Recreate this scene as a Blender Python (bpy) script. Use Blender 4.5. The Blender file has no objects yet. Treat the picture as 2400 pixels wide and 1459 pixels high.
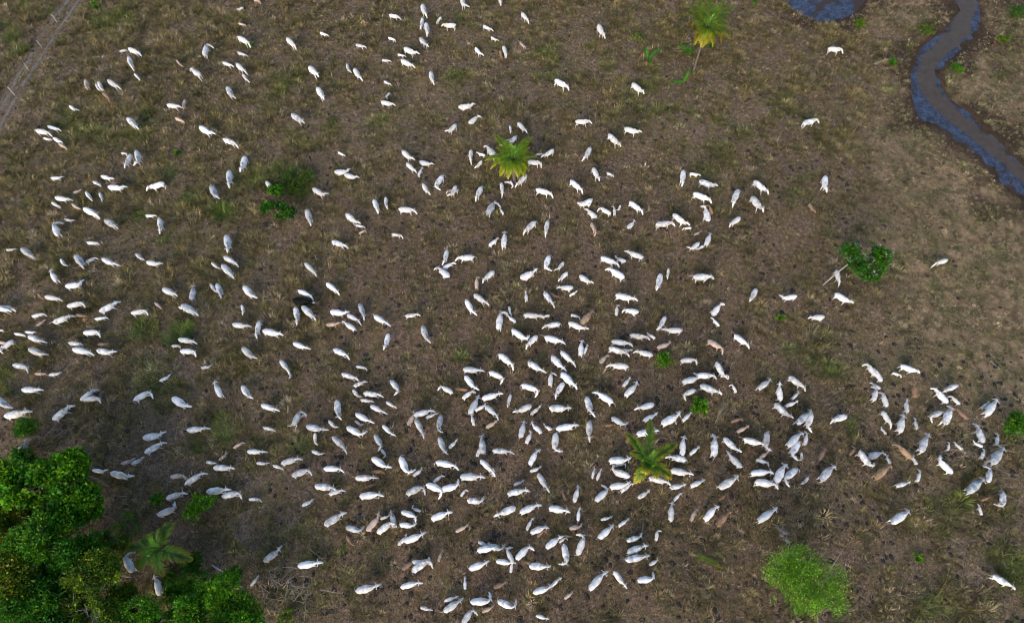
import bpy, bmesh, math, random
import numpy as np
from mathutils import Vector, Matrix

# ---------------------------------------------------------------- camera, sky, sun, exposure
sc = bpy.context.scene
F_PX, W_PX, H_PX = 1500.0, 2400.0, 1459.0
TILT = math.radians(27.2)
CAM_H = 65.0
cam_d = bpy.data.cameras.new('camera'); cam = bpy.data.objects.new('camera', cam_d)
sc.collection.objects.link(cam); sc.camera = cam
cam_d.sensor_width = 36.0; cam_d.lens = 36.0 * F_PX / W_PX
cam_d.clip_start = 0.5; cam_d.clip_end = 3000
cam.location = (0, 0, CAM_H); cam.rotation_euler = (TILT, 0, 0)

SUN_EL, SUN_AZ = math.radians(26), math.radians(200)      # azimuth clockwise from +y
world = bpy.data.worlds.new('World'); sc.world = world; world.use_nodes = True
wn = world.node_tree.nodes; wl = world.node_tree.links
bg = wn['Background']; sky = wn.new('ShaderNodeTexSky')
sky.sky_type = 'NISHITA'; sky.sun_disc = False
sky.sun_elevation = SUN_EL; sky.sun_rotation = SUN_AZ
sky.air_density = 1.0; sky.dust_density = 2.0
wl.new(sky.outputs['Color'], bg.inputs['Color']); bg.inputs['Strength'].default_value = 0.13
sun_d = bpy.data.lights.new('sun', 'SUN'); sun = bpy.data.objects.new('sun', sun_d)
sc.collection.objects.link(sun); sun_d.energy = 1.15; sun_d.angle = math.radians(32)
sun_d.color = (1.0, 0.86, 0.70)
sd = Vector((math.sin(SUN_AZ)*math.cos(SUN_EL), math.cos(SUN_AZ)*math.cos(SUN_EL), math.sin(SUN_EL)))
sun.rotation_euler = sd.to_track_quat('Z', 'Y').to_euler()
sc.view_settings.view_transform = 'Standard'; sc.view_settings.look = 'None'
sc.view_settings.gamma = 1.0; sc.view_settings.exposure = 1.10
sc.cycles.filter_width = 1.0

# ---------------------------------------------------------------- helpers
C = sc.collection
ct, st = math.cos(TILT), math.sin(TILT)
def ray(px, py):
    u = (np.asarray(px, float) - W_PX/2) / F_PX; v = (H_PX/2 - np.asarray(py, float)) / F_PX
    return u, v*ct + st, v*st - ct
def unproj(px, py, z=0.0):
    """where the line of sight through a photo pixel meets the level z"""
    dx, dy, dz = ray(px, py); t = (z - CAM_H) / dz
    return dx*t, dy*t
def proj(x, y, z):
    zz = z - CAM_H
    yc = y*ct + zz*st; zc = -y*st + zz*ct
    return W_PX/2 + F_PX * x / -zc, H_PX/2 - F_PX * yc / -zc
rng = np.random.default_rng(7)
def vnoise(x, y, scale, seed=0):
    """smooth value noise in 0..1"""
    r = np.random.default_rng(seed); T = r.random((256, 256))
    x = np.asarray(x)/scale + 1000.5; y = np.asarray(y)/scale + 1000.5
    xi = np.floor(x).astype(int); yi = np.floor(y).astype(int); fx = x-xi; fy = y-yi
    fx = fx*fx*(3-2*fx); fy = fy*fy*(3-2*fy)
    g = lambda a, b: T[a % 256, b % 256]
    return (g(xi,yi)*(1-fx)+g(xi+1,yi)*fx)*(1-fy) + (g(xi,yi+1)*(1-fx)+g(xi+1,yi+1)*fx)*fy
def fbm(x, y, s, seed=0):
    return (vnoise(x,y,s,seed)*.5 + vnoise(x,y,s/2.1,seed+1)*.3 + vnoise(x,y,s/4.3,seed+2)*.2)
def tag(o, label=None, cat=None, group=None, kind=None):
    if label: o['label'] = label
    if cat: o['category'] = cat
    if group: o['group'] = group
    if kind: o['kind'] = kind
    return o
def mesh_np(name, verts, loops, sizes, cols=None, mat=None, smooth=False):
    verts = np.asarray(verts, np.float32).reshape(-1, 3); loops = np.asarray(loops, np.int32).ravel()
    sizes = np.asarray(sizes, np.int32)
    me = bpy.data.meshes.new(name)
    me.vertices.add(len(verts)); me.vertices.foreach_set('co', verts.ravel())
    me.loops.add(len(loops)); me.loops.foreach_set('vertex_index', loops)
    me.polygons.add(len(sizes))
    me.polygons.foreach_set('loop_start', np.concatenate([[0], np.cumsum(sizes)[:-1]]).astype(np.int32))
    me.polygons.foreach_set('loop_total', sizes)
    me.update(calc_edges=True)
    if cols is not None:
        a = me.color_attributes.new('col', 'FLOAT_COLOR', 'POINT')
        c = np.ones((len(verts), 4), np.float32); cc = np.asarray(cols, np.float32); c[:, :cc.shape[1]] = cc
        a.data.foreach_set('color', c.ravel())
    if smooth: me.polygons.foreach_set('use_smooth', np.ones(len(sizes), bool))
    if mat: me.materials.append(mat)
    return me
def link(name, me, parent=None, loc=None):
    o = bpy.data.objects.new(name, me); C.objects.link(o)
    if parent: o.parent = parent
    if loc is not None: o.location = loc
    return o
def empty(name, loc):
    o = bpy.data.objects.new(name, None); C.objects.link(o); o.location = loc; o.empty_display_size = .3
    return o

# ---------------------------------------------------------------- materials
def newmat(name):
    m = bpy.data.materials.new(name); m.use_nodes = True
    n, l = m.node_tree.nodes, m.node_tree.links
    return m, n, l, n['Principled BSDF']
def nz(n, l, scale, detail=4, rough=.6, vec=None, lac=2.0):
    t = n.new('ShaderNodeTexNoise'); t.inputs['Scale'].default_value = scale
    t.inputs['Detail'].default_value = detail; t.inputs['Roughness'].default_value = rough
    if vec is not None: l.new(vec, t.inputs['Vector'])
    return t
def ramp(n, l, fac, pts):
    r = n.new('ShaderNodeValToRGB'); e = r.color_ramp.elements
    while len(e) < len(pts): e.new(.5)
    for i, (p, c) in enumerate(pts): e[i].position = p; e[i].color = (*c, 1) if len(c) == 3 else c
    l.new(fac, r.inputs['Fac']); return r
def mix(n, l, fac, a, b, mode='MIX'):
    m = n.new('ShaderNodeMix'); m.data_type = 'RGBA'; m.blend_type = mode
    for s, v in ((m.inputs['Factor'], fac), (m.inputs[6], a), (m.inputs[7], b)):
        if hasattr(v, 'links'): l.new(v, s)
        elif isinstance(v, (int, float)): s.default_value = v
        else: s.default_value = (*v, 1)
    return m.outputs[2]
def mth(n, l, op, a, b=None, clamp=False):
    m = n.new('ShaderNodeMath'); m.operation = op; m.use_clamp = clamp
    for s, v in ((m.inputs[0], a), (m.inputs[1], b)):
        if v is None: continue
        if hasattr(v, 'links'): l.new(v, s)
        else: s.default_value = v
    return m.outputs[0]

def mat_foliage(name, transl=.3, nscale=6.0, rough=.55, tint=(1,1,1)):
    m, n, l, p = newmat(name)
    at = n.new('ShaderNodeAttribute'); at.attribute_name = 'col'
    tc = n.new('ShaderNodeTexCoord'); t = nz(n, l, nscale, 3, vec=tc.outputs['Object'])
    v = ramp(n, l, t.outputs['Fac'], [(.3, (.62,.62,.62)), (.7, (1.35,1.35,1.35))])
    c = mix(n, l, 1.0, at.outputs['Color'], v.outputs['Color'], 'MULTIPLY')
    l.new(c, p.inputs['Base Color']); p.inputs['Roughness'].default_value = rough
    p.inputs['Specular IOR Level'].default_value = .25
    tr = n.new('ShaderNodeBsdfTranslucent'); l.new(c, tr.inputs['Color'])
    ms = n.new('ShaderNodeMixShader'); ms.inputs[0].default_value = transl
    l.new(p.outputs[0], ms.inputs[1]); l.new(tr.outputs[0], ms.inputs[2])
    l.new(ms.outputs[0], n['Material Output'].inputs['Surface'])
    return m
M_leaf = mat_foliage('leaves', .38, 3.0)
M_grass = mat_foliage('grass_blades', .2, .8, .8)
M_palm = mat_foliage('palm_leaflets', .25, 2.0, .45)

def mat_bark(name, c1, c2, sc_=8):
    m, n, l, p = newmat(name); tc = n.new('ShaderNodeTexCoord')
    t = nz(n, l, sc_, 5, .7, tc.outputs['Object'])
    r = ramp(n, l, t.outputs['Fac'], [(.3, c1), (.7, c2)]); l.new(r.outputs[0], p.inputs['Base Color'])
    p.inputs['Roughness'].default_value = .9
    b = n.new('ShaderNodeBump'); b.inputs['Distance'].default_value = .02; l.new(t.outputs['Fac'], b.inputs['Height'])
    l.new(b.outputs[0], p.inputs['Normal']); return m
M_bark = mat_bark('bark', (.07,.055,.04), (.21,.18,.14))
M_palmbark = mat_bark('palm_bark', (.05,.042,.034), (.14,.115,.09), 10)
M_palebark = mat_bark('pale_bark', (.22,.20,.17), (.46,.43,.38))
M_dead = mat_bark('dead_wood', (.20,.17,.13), (.42,.37,.30))
M_post = mat_bark('weathered_post', (.22,.21,.20), (.45,.44,.42), 12)
M_stone = mat_bark('mound_earth', (.10,.088,.078), (.24,.22,.20), 5)
M_dung = mat_bark('dung', (.006,.005,.004), (.028,.020,.014), 7)

def mat_hide(name):
    m, n, l, p = newmat(name)
    oi = n.new('ShaderNodeObjectInfo'); tc = n.new('ShaderNodeTexCoord')
    at = n.new('ShaderNodeAttribute'); at.attribute_name = 'col'
    sx = n.new('ShaderNodeSeparateColor'); l.new(at.outputs['Color'], sx.inputs[0])
    va = n.new('ShaderNodeVectorMath'); va.operation = 'ADD'
    l.new(tc.outputs['Object'], va.inputs[0]); cb = n.new('ShaderNodeCombineXYZ')
    rr = mth(n, l, 'MULTIPLY', oi.outputs['Random'], 60.0); l.new(rr, cb.inputs[0]); l.new(cb.outputs[0], va.inputs[1])
    t = nz(n, l, 2.6, 4, .6, va.outputs[0]); t2 = nz(n, l, 14, 3, .6, va.outputs[0])
    shade = ramp(n, l, t.outputs['Fac'], [(.40, (.50,.50,.51)), (.62, (1.0,1.0,1.0))])
    c = mix(n, l, mth(n, l, 'MULTIPLY', mth(n, l, 'FRACT', mth(n, l, 'MULTIPLY', oi.outputs['Random'], 7.3)), 1.3, True), oi.outputs['Color'], mix(n, l, 1.0, oi.outputs['Color'], shade.outputs[0], 'MULTIPLY'))
    f2 = ramp(n, l, t2.outputs['Fac'], [(.3, (.90,.90,.90)), (.7, (1.06,1.06,1.06))])
    c = mix(n, l, 1.0, c, f2.outputs[0], 'MULTIPLY')
    # G: greyer hump, neck and haunch; R: hooves, eyes, muzzle, tail switch; B: pink skin
    g = mth(n, l, 'MULTIPLY', sx.outputs[1], mth(n, l, 'MULTIPLY', t.outputs['Fac'], 1.15, True))
    c = mix(n, l, g, c, mix(n, l, 1.0, c, (.50,.49,.50), 'MULTIPLY'))
    c = mix(n, l, mth(n, l, 'MULTIPLY', sx.outputs[2], .6), c, (.55,.36,.30))
    c = mix(n, l, sx.outputs[0], c, (.03,.027,.025))
    l.new(c, p.inputs['Base Color']); p.inputs['Roughness'].default_value = .75
    p.inputs['Specular IOR Level'].default_value = .2
    p.inputs['Sheen Weight'].default_value = .15
    b = n.new('ShaderNodeBump'); b.inputs['Distance'].default_value = .012; l.new(t2.outputs['Fac'], b.inputs['Height'])
    l.new(b.outputs[0], p.inputs['Normal']); return m
M_hide = mat_hide('hide')

# ---------------------------------------------------------------- ground
def px2w(pts, z=0.0):
    a = np.array(pts, float); x, y = unproj(a[:,0], a[:,1], z); return np.stack([x, y], 1)
def resample(P, step):
    seg = np.linalg.norm(np.diff(P, axis=0), axis=1); s = np.concatenate([[0], np.cumsum(seg)])
    n = max(2, int(s[-1]/step)); q = np.linspace(0, s[-1], n)
    R = np.stack([np.interp(q, s, P[:,0]), np.interp(q, s, P[:,1])], 1)
    for _ in range(6): R[1:-1] = (R[:-2]+2*R[1:-1]+R[2:])/4
    return R
def inpoly(x, y, P):
    r = np.zeros(np.shape(x), bool); n = len(P)
    for i in range(n):
        x1, y1 = P[i]; x2, y2 = P[(i+1) % n]
        if y1 == y2: continue
        c = ((y1 > y) != (y2 > y)) & (x < (x2-x1)*(y-y1)/(y2-y1)+x1); r ^= c
    return r
def dist_line(x, y, P):
    d = np.full(np.shape(x), 1e9)
    for i in range(len(P)-1):
        a, b = P[i], P[i+1]; ab = b-a; t = np.clip(((x-a[0])*ab[0]+(y-a[1])*ab[1])/(ab@ab+1e-9), 0, 1)
        d = np.minimum(d, np.hypot(x-a[0]-t*ab[0], y-a[1]-t*ab[1]))
    return d
S_L = px2w([(2230,-60),(2237,0),(2237,50),(2212,65),(2198,82),(2158,105),(2136,150),(2131,190),(2139,240),(2155,290),(2210,312),(2250,332),(2290,358),(2315,388),(2345,432),(2400,468),(2470,505)])
S_R = px2w([(2290,-60),(2297,0),(2302,60),(2288,90),(2248,125),(2212,150),(2200,190),(2217,225),(2260,250),(2292,277),(2330,315),(2362,347),(2402,392),(2470,440)])
S_C = px2w([(2262,-60),(2264,0),(2260,60),(2222,100),(2182,132),(2168,170),(2178,210),(2218,254),(2262,294),(2318,334),(2370,384),(2404,420),(2475,470)])
STREAM = np.concatenate([resample(S_L, .8), resample(S_R, .8)[::-1]])
SC_ = resample(S_C, .8)
PB = px2w([(1822,-60),(1833,0),(1850,18),(1878,36),(1915,52),(1950,54),(1980,45),(2010,28),(2034,0),(2040,-60)])
POND = resample(np.concatenate([PB, PB[:1]]), .8)
RUTS = [px2w([(185,-60),(158,0),(120,52),(84,112),(42,180),(0,262),(-60,350)]), px2w([(225,-60),(186,0),(150,50),(112,112),(62,186),(0,296),(-60,390)])]

def height(x, y):
    h = (fbm(x, y, 7, 3)-.5)*.16 + (vnoise(x, y, 1.3, 8)-.5)*.07
    return h
gx = np.concatenate([-95 - np.geomspace(1, 900, 22)[::-1], np.arange(-95, 95.01, .4), 95 + np.geomspace(1, 900, 22)])
gy = np.concatenate([-10 - np.geomspace(1, 900, 22)[::-1], np.arange(-10, 105.01, .4), 105 + np.geomspace(1, 900, 22)])
GX, GY = np.meshgrid(gx, gy)
def wet_dist(x, y):
    ds = np.minimum(dist_line(x, y, np.vstack([STREAM, STREAM[:1]])), dist_line(x, y, POND))
    ins = inpoly(x, y, STREAM) | inpoly(x, y, POND)
    return np.where(ins, -ds, ds)
near = (GX > 25) & (GX < 96) & (GY > 35) & (GY < 106)
WD = np.full(GX.shape, 50.0); WD[near] = wet_dist(GX[near], GY[near])
sm = lambda a, b, v: np.clip((v-a)/(b-a), 0, 1)**2*(3-2*np.clip((v-a)/(b-a), 0, 1))
HH = height(GX, GY); HH = HH*sm(0, 2.5, WD)
HH = HH + np.where(WD < .9, -.28*sm(.9, -1.6, WD), 0)
PX, PY = proj(GX, GY, 0*GX)
def zones(px, py, x, y):
    """turf: short pale sward on the right; tram: trampled dark middle; dark: under the wood"""
    j = (fbm(x, y, 9, 21)-.5)*260
    turf = sm(1960, 2180, px+j+ (py-600)*.05)*sm(1150, 850, py+j*.6)
    turf = np.maximum(turf, .75*sm(2180, 2300, px+j)*sm(520, 300, py))
    tram = sm(500, 900, px+j)*sm(2150, 1800, px+j)*sm(250, 520, py+j)
    lushleft = sm(900, 250, px+j)*sm(1050, 850, py+j)
    dark = sm(560, 360, px+j*.5)*sm(1130, 1240, py+j*.4)
    topg = sm(1550, 1750, px+j)*sm(330, 120, py+j*.4)
    return turf, tram, lushleft, dark, topg
tu, tr_, lu, dk, tg = zones(PX, PY, GX, GY)
wetm = sm(5.5, .2, WD + (fbm(GX, GY, 3.5, 31)-.5)*10 + (fbm(GX, GY, 1.2, 36)-.5)*3)
wetm = np.maximum(wetm, .8*sm(1850, 2000, PX)*sm(2190, 2120, PX)*sm(60, 20, np.abs(PY-85-(2050-PX)*.25))*sm(.45, .6, fbm(GX, GY, 3, 37)))
wetm = np.maximum(wetm, .8*sm(2300, 2345, PX)*sm(230, 160, PY)*sm(.40, .55, fbm(GX, GY, 3, 38)))
nv = GX.size; ny, nx = GX.shape
gcol = np.stack([tu, wetm, tr_, np.ones_like(tu)], -1).reshape(-1, 4)
idx = np.arange(nv).reshape(ny, nx)
quads = np.stack([idx[:-1,:-1], idx[:-1,1:], idx[1:,1:], idx[1:,:-1]], -1).reshape(-1, 4)
m, n, l, p = newmat('pasture_soil')
tc = n.new('ShaderNodeTexCoord'); O = tc.outputs['Object']
at = n.new('ShaderNodeAttribute'); at.attribute_name = 'col'
sx = n.new('ShaderNodeSeparateColor'); l.new(at.outputs['Color'], sx.inputs[0])
n1 = nz(n, l, .35, 6, .65, O); n2 = nz(n, l, 2.2, 6, .75, O); n3 = nz(n, l, 9, 5, .8, O)
n4 = nz(n, l, .12, 4, .6, O)
soil = ramp(n, l, n2.outputs['Fac'], [(.32, (.028,.019,.013)), (.44, (.104,.075,.055)), (.57, (.190,.139,.103)), (.72, (.325,.245,.186))]).outputs[0]
litter = ramp(n, l, n3.outputs['Fac'], [(.38, (.22,.20,.18)), (.5, (.95,.95,.95)), (.62, (2.0,1.95,1.85))]).outputs[0]
c = mix(n, l, 1.0, soil, litter, 'MULTIPLY')
ol = ramp(n, l, n1.outputs['Fac'], [(.42, (0,0,0)), (.62, (1,1,1))]).outputs[0]
c = mix(n, l, mth(n, l, 'MULTIPLY', ol, .55), c, mix(n, l, 1.0, (.135,.105,.045), litter, 'MULTIPLY'))
turf = mix(n, l, n2.outputs['Fac'], (.085,.070,.038), (.42,.30,.195))
turf = mix(n, l, 1.0, turf, litter, 'MULTIPLY')
gp = ramp(n, l, n1.outputs['Fac'], [(.46, (0,0,0)), (.60, (1,1,1))]).outputs[0]
turf = mix(n, l, mth(n, l, 'MULTIPLY', gp, .8), turf, mix(n, l, 1.0, (.078,.090,.038), litter, 'MULTIPLY'))
n5 = nz(n, l, .9, 5, .7, O)
turf = mix(n, l, 1.0, turf, ramp(n, l, n5.outputs['Fac'], [(.38, (.38,.38,.30)), (.52, (.95,.93,.88)), (.64, (1.3,1.25,1.2))]).outputs[0], 'MULTIPLY')
c = mix(n, l, mth(n, l, 'MULTIPLY', sx.outputs[0], .85), c, turf)
c = mix(n, l, 1.0, c, ramp(n, l, n4.outputs['Fac'], [(.35, (.84,.84,.83)), (.65, (1.22,1.20,1.18))]).outputs[0], 'MULTIPLY')
tramp = mix(n, l, 1.0, c, (.90,.84,.80), 'MULTIPLY')
c = mix(n, l, mth(n, l, 'MULTIPLY', sx.outputs[2], .8), c, tramp)
mud = mix(n, l, n2.outputs['Fac'], (.014,.009,.007), (.060,.036,.024))
c = mix(n, l, mth(n, l, 'MULTIPLY', sx.outputs[1], .9), c, mud)
l.new(c, p.inputs['Base Color']); p.inputs['Roughness'].default_value = .95
p.inputs['Specular IOR Level'].default_value = .1
b = n.new('ShaderNodeBump'); b.inputs['Strength'].default_value = .8; b.inputs['Distance'].default_value = .12
hsum = mth(n, l, 'ADD', n2.outputs['Fac'], mth(n, l, 'MULTIPLY', n3.outputs['Fac'], .5)); l.new(hsum, b.inputs['Height'])
l.new(b.outputs[0], p.inputs['Normal'])
M_ground = m
g = link('ground', mesh_np('ground', np.stack([GX, GY, HH], -1), quads, np.full(len(quads), 4), gcol, M_ground, True))
tag(g, kind='structure', label='brown dry cattle pasture')

# ---- water: muddy channel between margins painted with the sky's blue reflection
m, n, l, p = newmat('water_surface'); tc = n.new('ShaderNodeTexCoord'); O = tc.outputs['Object']
at = n.new('ShaderNodeAttribute'); at.attribute_name = 'col'
sx = n.new('ShaderNodeSeparateColor'); l.new(at.outputs['Color'], sx.inputs[0])
a1 = nz(n, l, .9, 6, .75, O); a2 = nz(n, l, 3.5, 5, .8, O)
sky_sheen = ramp(n, l, a1.outputs['Fac'], [(.34, (.014,.015,.018)), (.44, (.027,.041,.070)), (.58, (.055,.090,.160)), (.74, (.075,.110,.170))]).outputs[0]  # blue of the reflected sky put straight into the base colour
sky_sheen = mix(n, l, ramp(n, l, a2.outputs['Fac'], [(.46, (0,0,0)), (.62, (1,1,1))]).outputs[0], sky_sheen, (.030,.022,.024))
chan = mix(n, l, a1.outputs['Fac'], (.022,.017,.014), (.105,.082,.064))
edge = mth(n, l, 'ADD', sx.outputs[0], mth(n, l, 'MULTIPLY', mth(n, l, 'SUBTRACT', a1.outputs['Fac'], .5), 1.6))
fc = ramp(n, l, edge, [(.42, (0,0,0)), (.58, (1,1,1))]).outputs[0]
c = mix(n, l, fc, sky_sheen, chan)
e2 = mth(n, l, 'ADD', sx.outputs[1], mth(n, l, 'MULTIPLY', mth(n, l, 'SUBTRACT', a2.outputs['Fac'], .5), 2.2))
fe = ramp(n, l, e2, [(.45, (0,0,0)), (.62, (1,1,1))]).outputs[0]
c = mix(n, l, fe, c, (.040,.024,.018))
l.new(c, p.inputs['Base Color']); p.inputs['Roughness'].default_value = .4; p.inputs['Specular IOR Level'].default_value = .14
b = n.new('ShaderNodeBump'); b.inputs['Distance'].default_value = .02; l.new(a2.outputs['Fac'], b.inputs['Height'])
l.new(b.outputs[0], p.inputs['Normal'])
M_water = m
def water(name, x0, x1, y0, y1, label, pond=False):
    xs = np.arange(x0, x1, .35); ys = np.arange(y0, y1, .35); X, Y = np.meshgrid(xs, ys)
    P = POND if pond else STREAM
    d = dist_line(X, Y, np.vstack([P, P[:1]])) ; ins = inpoly(X, Y, P); sdv = np.where(ins, d, -d)
    sdv = sdv + (fbm(X, Y, 2.6, 61)-.5)*3.4 + (fbm(X, Y, .9, 66)-.5)*2.0 + (.35 if pond else -.25)
    keep = sdv > -.35
    ch = np.zeros_like(X) if pond else sm(1.7, .6, dist_line(X, Y, SC_) + (fbm(X, Y, 3, 63)-.5)*1.4)
    eg = sm(1.0, -.3, sdv + (fbm(X, Y, 5, 64)-.5)*1.6)
    if pond: eg = np.maximum(eg, .75*sm(.50, .66, fbm(X, Y, 3.2, 77)) + .35*sm(proj(0,1,0)[1]*0+18, -8, proj(X, Y, 0*X)[1]))
    I = np.arange(X.size).reshape(X.shape)
    q = np.stack([I[:-1,:-1], I[:-1,1:], I[1:,1:], I[1:,:-1]], -1).reshape(-1, 4)
    kq = keep.ravel()[q].all(1); q = q[kq]
    used = np.unique(q); rm = -np.ones(X.size, int); rm[used] = np.arange(len(used))
    V = np.stack([X, Y, np.full_like(X, -.10)], -1).reshape(-1, 3)[used]
    cc = np.stack([ch, eg, 0*X], -1).reshape(-1, 3)[used]
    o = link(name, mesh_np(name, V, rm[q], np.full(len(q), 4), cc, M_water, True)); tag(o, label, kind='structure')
lo, hi = STREAM.min(0)-1, STREAM.max(0)+1
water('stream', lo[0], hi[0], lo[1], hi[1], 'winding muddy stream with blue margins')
lo, hi = POND.min(0)-1, POND.max(0)+1
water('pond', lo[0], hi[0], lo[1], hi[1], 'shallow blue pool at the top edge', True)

# ---- wheel ruts of the farm track
m, n, l, p = newmat('track_dust'); tc = n.new('ShaderNodeTexCoord'); t = nz(n, l, 3, 6, .75, tc.outputs['Object'])
r = ramp(n, l, t.outputs['Fac'], [(.32, (.070,.062,.048)), (.5, (.135,.120,.100)), (.7, (.205,.185,.160))]); l.new(r.outputs[0], p.inputs['Base Color']); p.inputs['Roughness'].default_value = .95
M_track = m
at = n.new('ShaderNodeAttribute'); at.attribute_name = 'col'; sx = n.new('ShaderNodeSeparateColor'); l.new(at.outputs['Color'], sx.inputs[0])
tn = nz(n, l, 1.6, 6, .8, tc.outputs['Object'])
al = ramp(n, l, mth(n, l, 'SUBTRACT', tn.outputs['Fac'], mth(n, l, 'MULTIPLY', sx.outputs[0], .38)), [(.22, (0,0,0)), (.36, (1,1,1))]).outputs[0]
l.new(al, p.inputs['Alpha'])
V, L, CC = [], [], []
for k, R in enumerate(RUTS):
    R = resample(R, .35); T = np.gradient(R, axis=0); T /= np.linalg.norm(T, axis=1)[:, None]; N = np.stack([-T[:,1], T[:,0]], 1)
    base = len(V)
    for i in range(len(R)):
        w = .30 + .42*vnoise(R[i,0], R[i,1], .9, 40+k) - .34*sm(.62, .8, vnoise(R[i,0], R[i,1], 2.3, 50+k)); off = (vnoise(R[i,0], R[i,1], 3, 44+k)-.5)*.5
        for s in (-1, 0, 1):
            q = R[i] + N[i]*(s*max(w, .05)+off); V.append((q[0], q[1], float(height(q[0], q[1])) + .03)); CC.append((abs(s), 0, 0))
    for i in range(len(R)-1):
        a = base+i*3
        L += [(a, a+1, a+4, a+3), (a+1, a+2, a+5, a+4)]
o = link('dirt_track', mesh_np('dirt_track', V, L, np.full(len(L), 4), CC, M_track, True))
tag(o, 'pale twin-rut vehicle track', kind='structure')

# ---------------------------------------------------------------- tubes, trees, palms
class Buf:
    def __init__(s): s.v, s.f, s.c = [], [], []
    def tube(s, pts, rad, n=6, col=(1,1,1), flat=None, cap=True):
        """pts list of 3-vectors, rad list of radii (or (side, up) pairs)"""
        P = [np.array(p, float) for p in pts]; b = len(s.v); k = len(P)
        for i in range(k):
            t = P[min(i+1, k-1)] - P[max(i-1, 0)]; t = t/(np.linalg.norm(t)+1e-9)
            ref = np.array((0, 0, 1.)) if abs(t[2]) < .93 else np.array((1., 0, 0))
            a = np.cross(t, ref); a /= np.linalg.norm(a); u = np.cross(a, t)
            r = rad[i]; ra, ru = (r if hasattr(r, '__len__') else (r, r))
            for j in range(n):
                q = 2*math.pi*j/n; s.v.append(P[i] + a*math.cos(q)*ra + u*math.sin(q)*ru); s.c.append(col)
        for i in range(k-1):
            for j in range(n):
                s.f.append((b+i*n+j, b+i*n+(j+1) % n, b+(i+1)*n+(j+1) % n, b+(i+1)*n+j))
        if cap:
            s.f.append(tuple(b+j for j in range(n))[::-1]); s.f.append(tuple(b+(k-1)*n+j for j in range(n)))
    def ball(s, c, r, n=8, col=(1,1,1), yaw=0, pitch=0):
        M = Matrix.Rotation(yaw, 3, 'Z') @ Matrix.Rotation(pitch, 3, 'Y'); M = np.array(M); b = len(s.v); m = n//2+1
        for i in range(1, m):
            th = math.pi*i/m
            for j in range(n):
                q = 2*math.pi*j/n
                s.v.append(np.array(c) + M @ np.array((r[0]*math.cos(q)*math.sin(th), r[1]*math.sin(q)*math.sin(th), r[2]*math.cos(th)))); s.c.append(col)
        for i in range(m-2):
            for j in range(n): s.f.append((b+i*n+j, b+(i+1)*n+j, b+(i+1)*n+(j+1) % n, b+i*n+(j+1) % n))
        s.f.append(tuple(b+j for j in range(n))); s.f.append(tuple(b+(m-2)*n+j for j in range(n))[::-1])
    def mesh(s, name, mat, smooth=True):
        return mesh_np(name, np.array(s.v), np.concatenate([np.array(f) for f in s.f]), [len(f) for f in s.f], np.array(s.c), mat, smooth)

def leaf_mesh(name, P, D, size, cols, mat, aspect=.55, fold=.25):
    """one pointed, folded leaf per point P along direction D"""
    n = len(P); D = D/np.linalg.norm(D, axis=1)[:, None]
    up = rng.normal(size=(n, 3)) + (0, 0, 1.2); s = np.cross(D, up); s /= np.linalg.norm(s, axis=1)[:, None]; nn = np.cross(s, D)
    L = size[:, None]
    v = np.stack([P, P + D*L*.5 + s*L*aspect*.5 + nn*L*fold*.3, P + D*L, P + D*L*.5 - s*L*aspect*.5 + nn*L*fold*.3], 1)
    i = np.arange(n)*4
    q = np.stack([np.stack([i, i+1, i+2], 1), np.stack([i, i+2, i+3], 1)], 1).reshape(-1, 3)
    return mesh_np(name, v.reshape(-1, 3), q, np.full(2*n, 3), np.repeat(cols, 4, 0), mat)

def crown_points(center, R, nl, n, lobes=9, shell=.55, lobe_r=(.32, .5), bottom=-.35, seed=0, gaps=.0):
    r = np.random.default_rng(seed); Ls = []
    for i in range(lobes):
        a = r.uniform(0, 2*math.pi); q = math.sqrt(r.uniform(.02, 1)); z = r.uniform(-.5, .75)*math.sqrt(max(0, 1-q*q*.7))
        Ls.append((np.array((math.cos(a)*q*.72, math.sin(a)*q*.72, z))*R, r.uniform(*lobe_r)*np.array((R[0], R[1], R[2]*.8))))
    w = np.array([np.prod(b)**.67 for _, b in Ls]); w /= w.sum(); k = r.choice(lobes, n, p=w)
    d = r.normal(size=(n, 3)); d /= np.linalg.norm(d, axis=1)[:, None]
    flip = d[:, 2] < bottom; d[flip, 2] *= -1
    rad = (shell + (1-shell)*r.random(n)**.6)[:, None]
    # ragged clusters: twigs pull leaves into small bunches
    Cc = np.array([c for c, _ in Ls])[k]; B = np.array([b for _, b in Ls])[k]
    P = Cc + d*B*rad
    nb = max(1, n//nl); hub = r.integers(0, n, nb); kk = r.integers(0, nb, n)
    P2 = P[hub][kk] + r.normal(size=(n, 3))*np.array(R).mean()*.055*(1+r.random((n, 1)))
    dd = d[hub][kk]
    if gaps:
        keep = vnoise(P2[:,0]+50, P2[:,1]+90, np.mean(R)*.42, seed+5) > gaps; P2, dd, kk = P2[keep], dd[keep], kk[keep]
    return P2 + center, dd*.8 + r.normal(size=P2.shape)*.55 + (0, 0, .25), kk, [c + center for c, _ in Ls]

def pal(base, n, kk, seed, var=.3, hue=.18):
    """per-twig and per-leaf colour; base = list of (rgb, weight)"""
    r = np.random.default_rng(seed); cols = np.array([b[0] for b in base]); w = np.array([b[1] for b in base]); w = w/w.sum()
    hub = cols[r.choice(len(cols), kk.max()+1, p=w)]
    hub = hub*np.exp(r.normal(size=(len(hub), 1))*var)
    c = hub[kk]*np.exp(r.normal(size=(n, 1))*.16)
    c[:, 0] *= np.exp(r.normal(size=n)*hue*.5)
    return np.clip(c, .001, .6)

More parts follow.
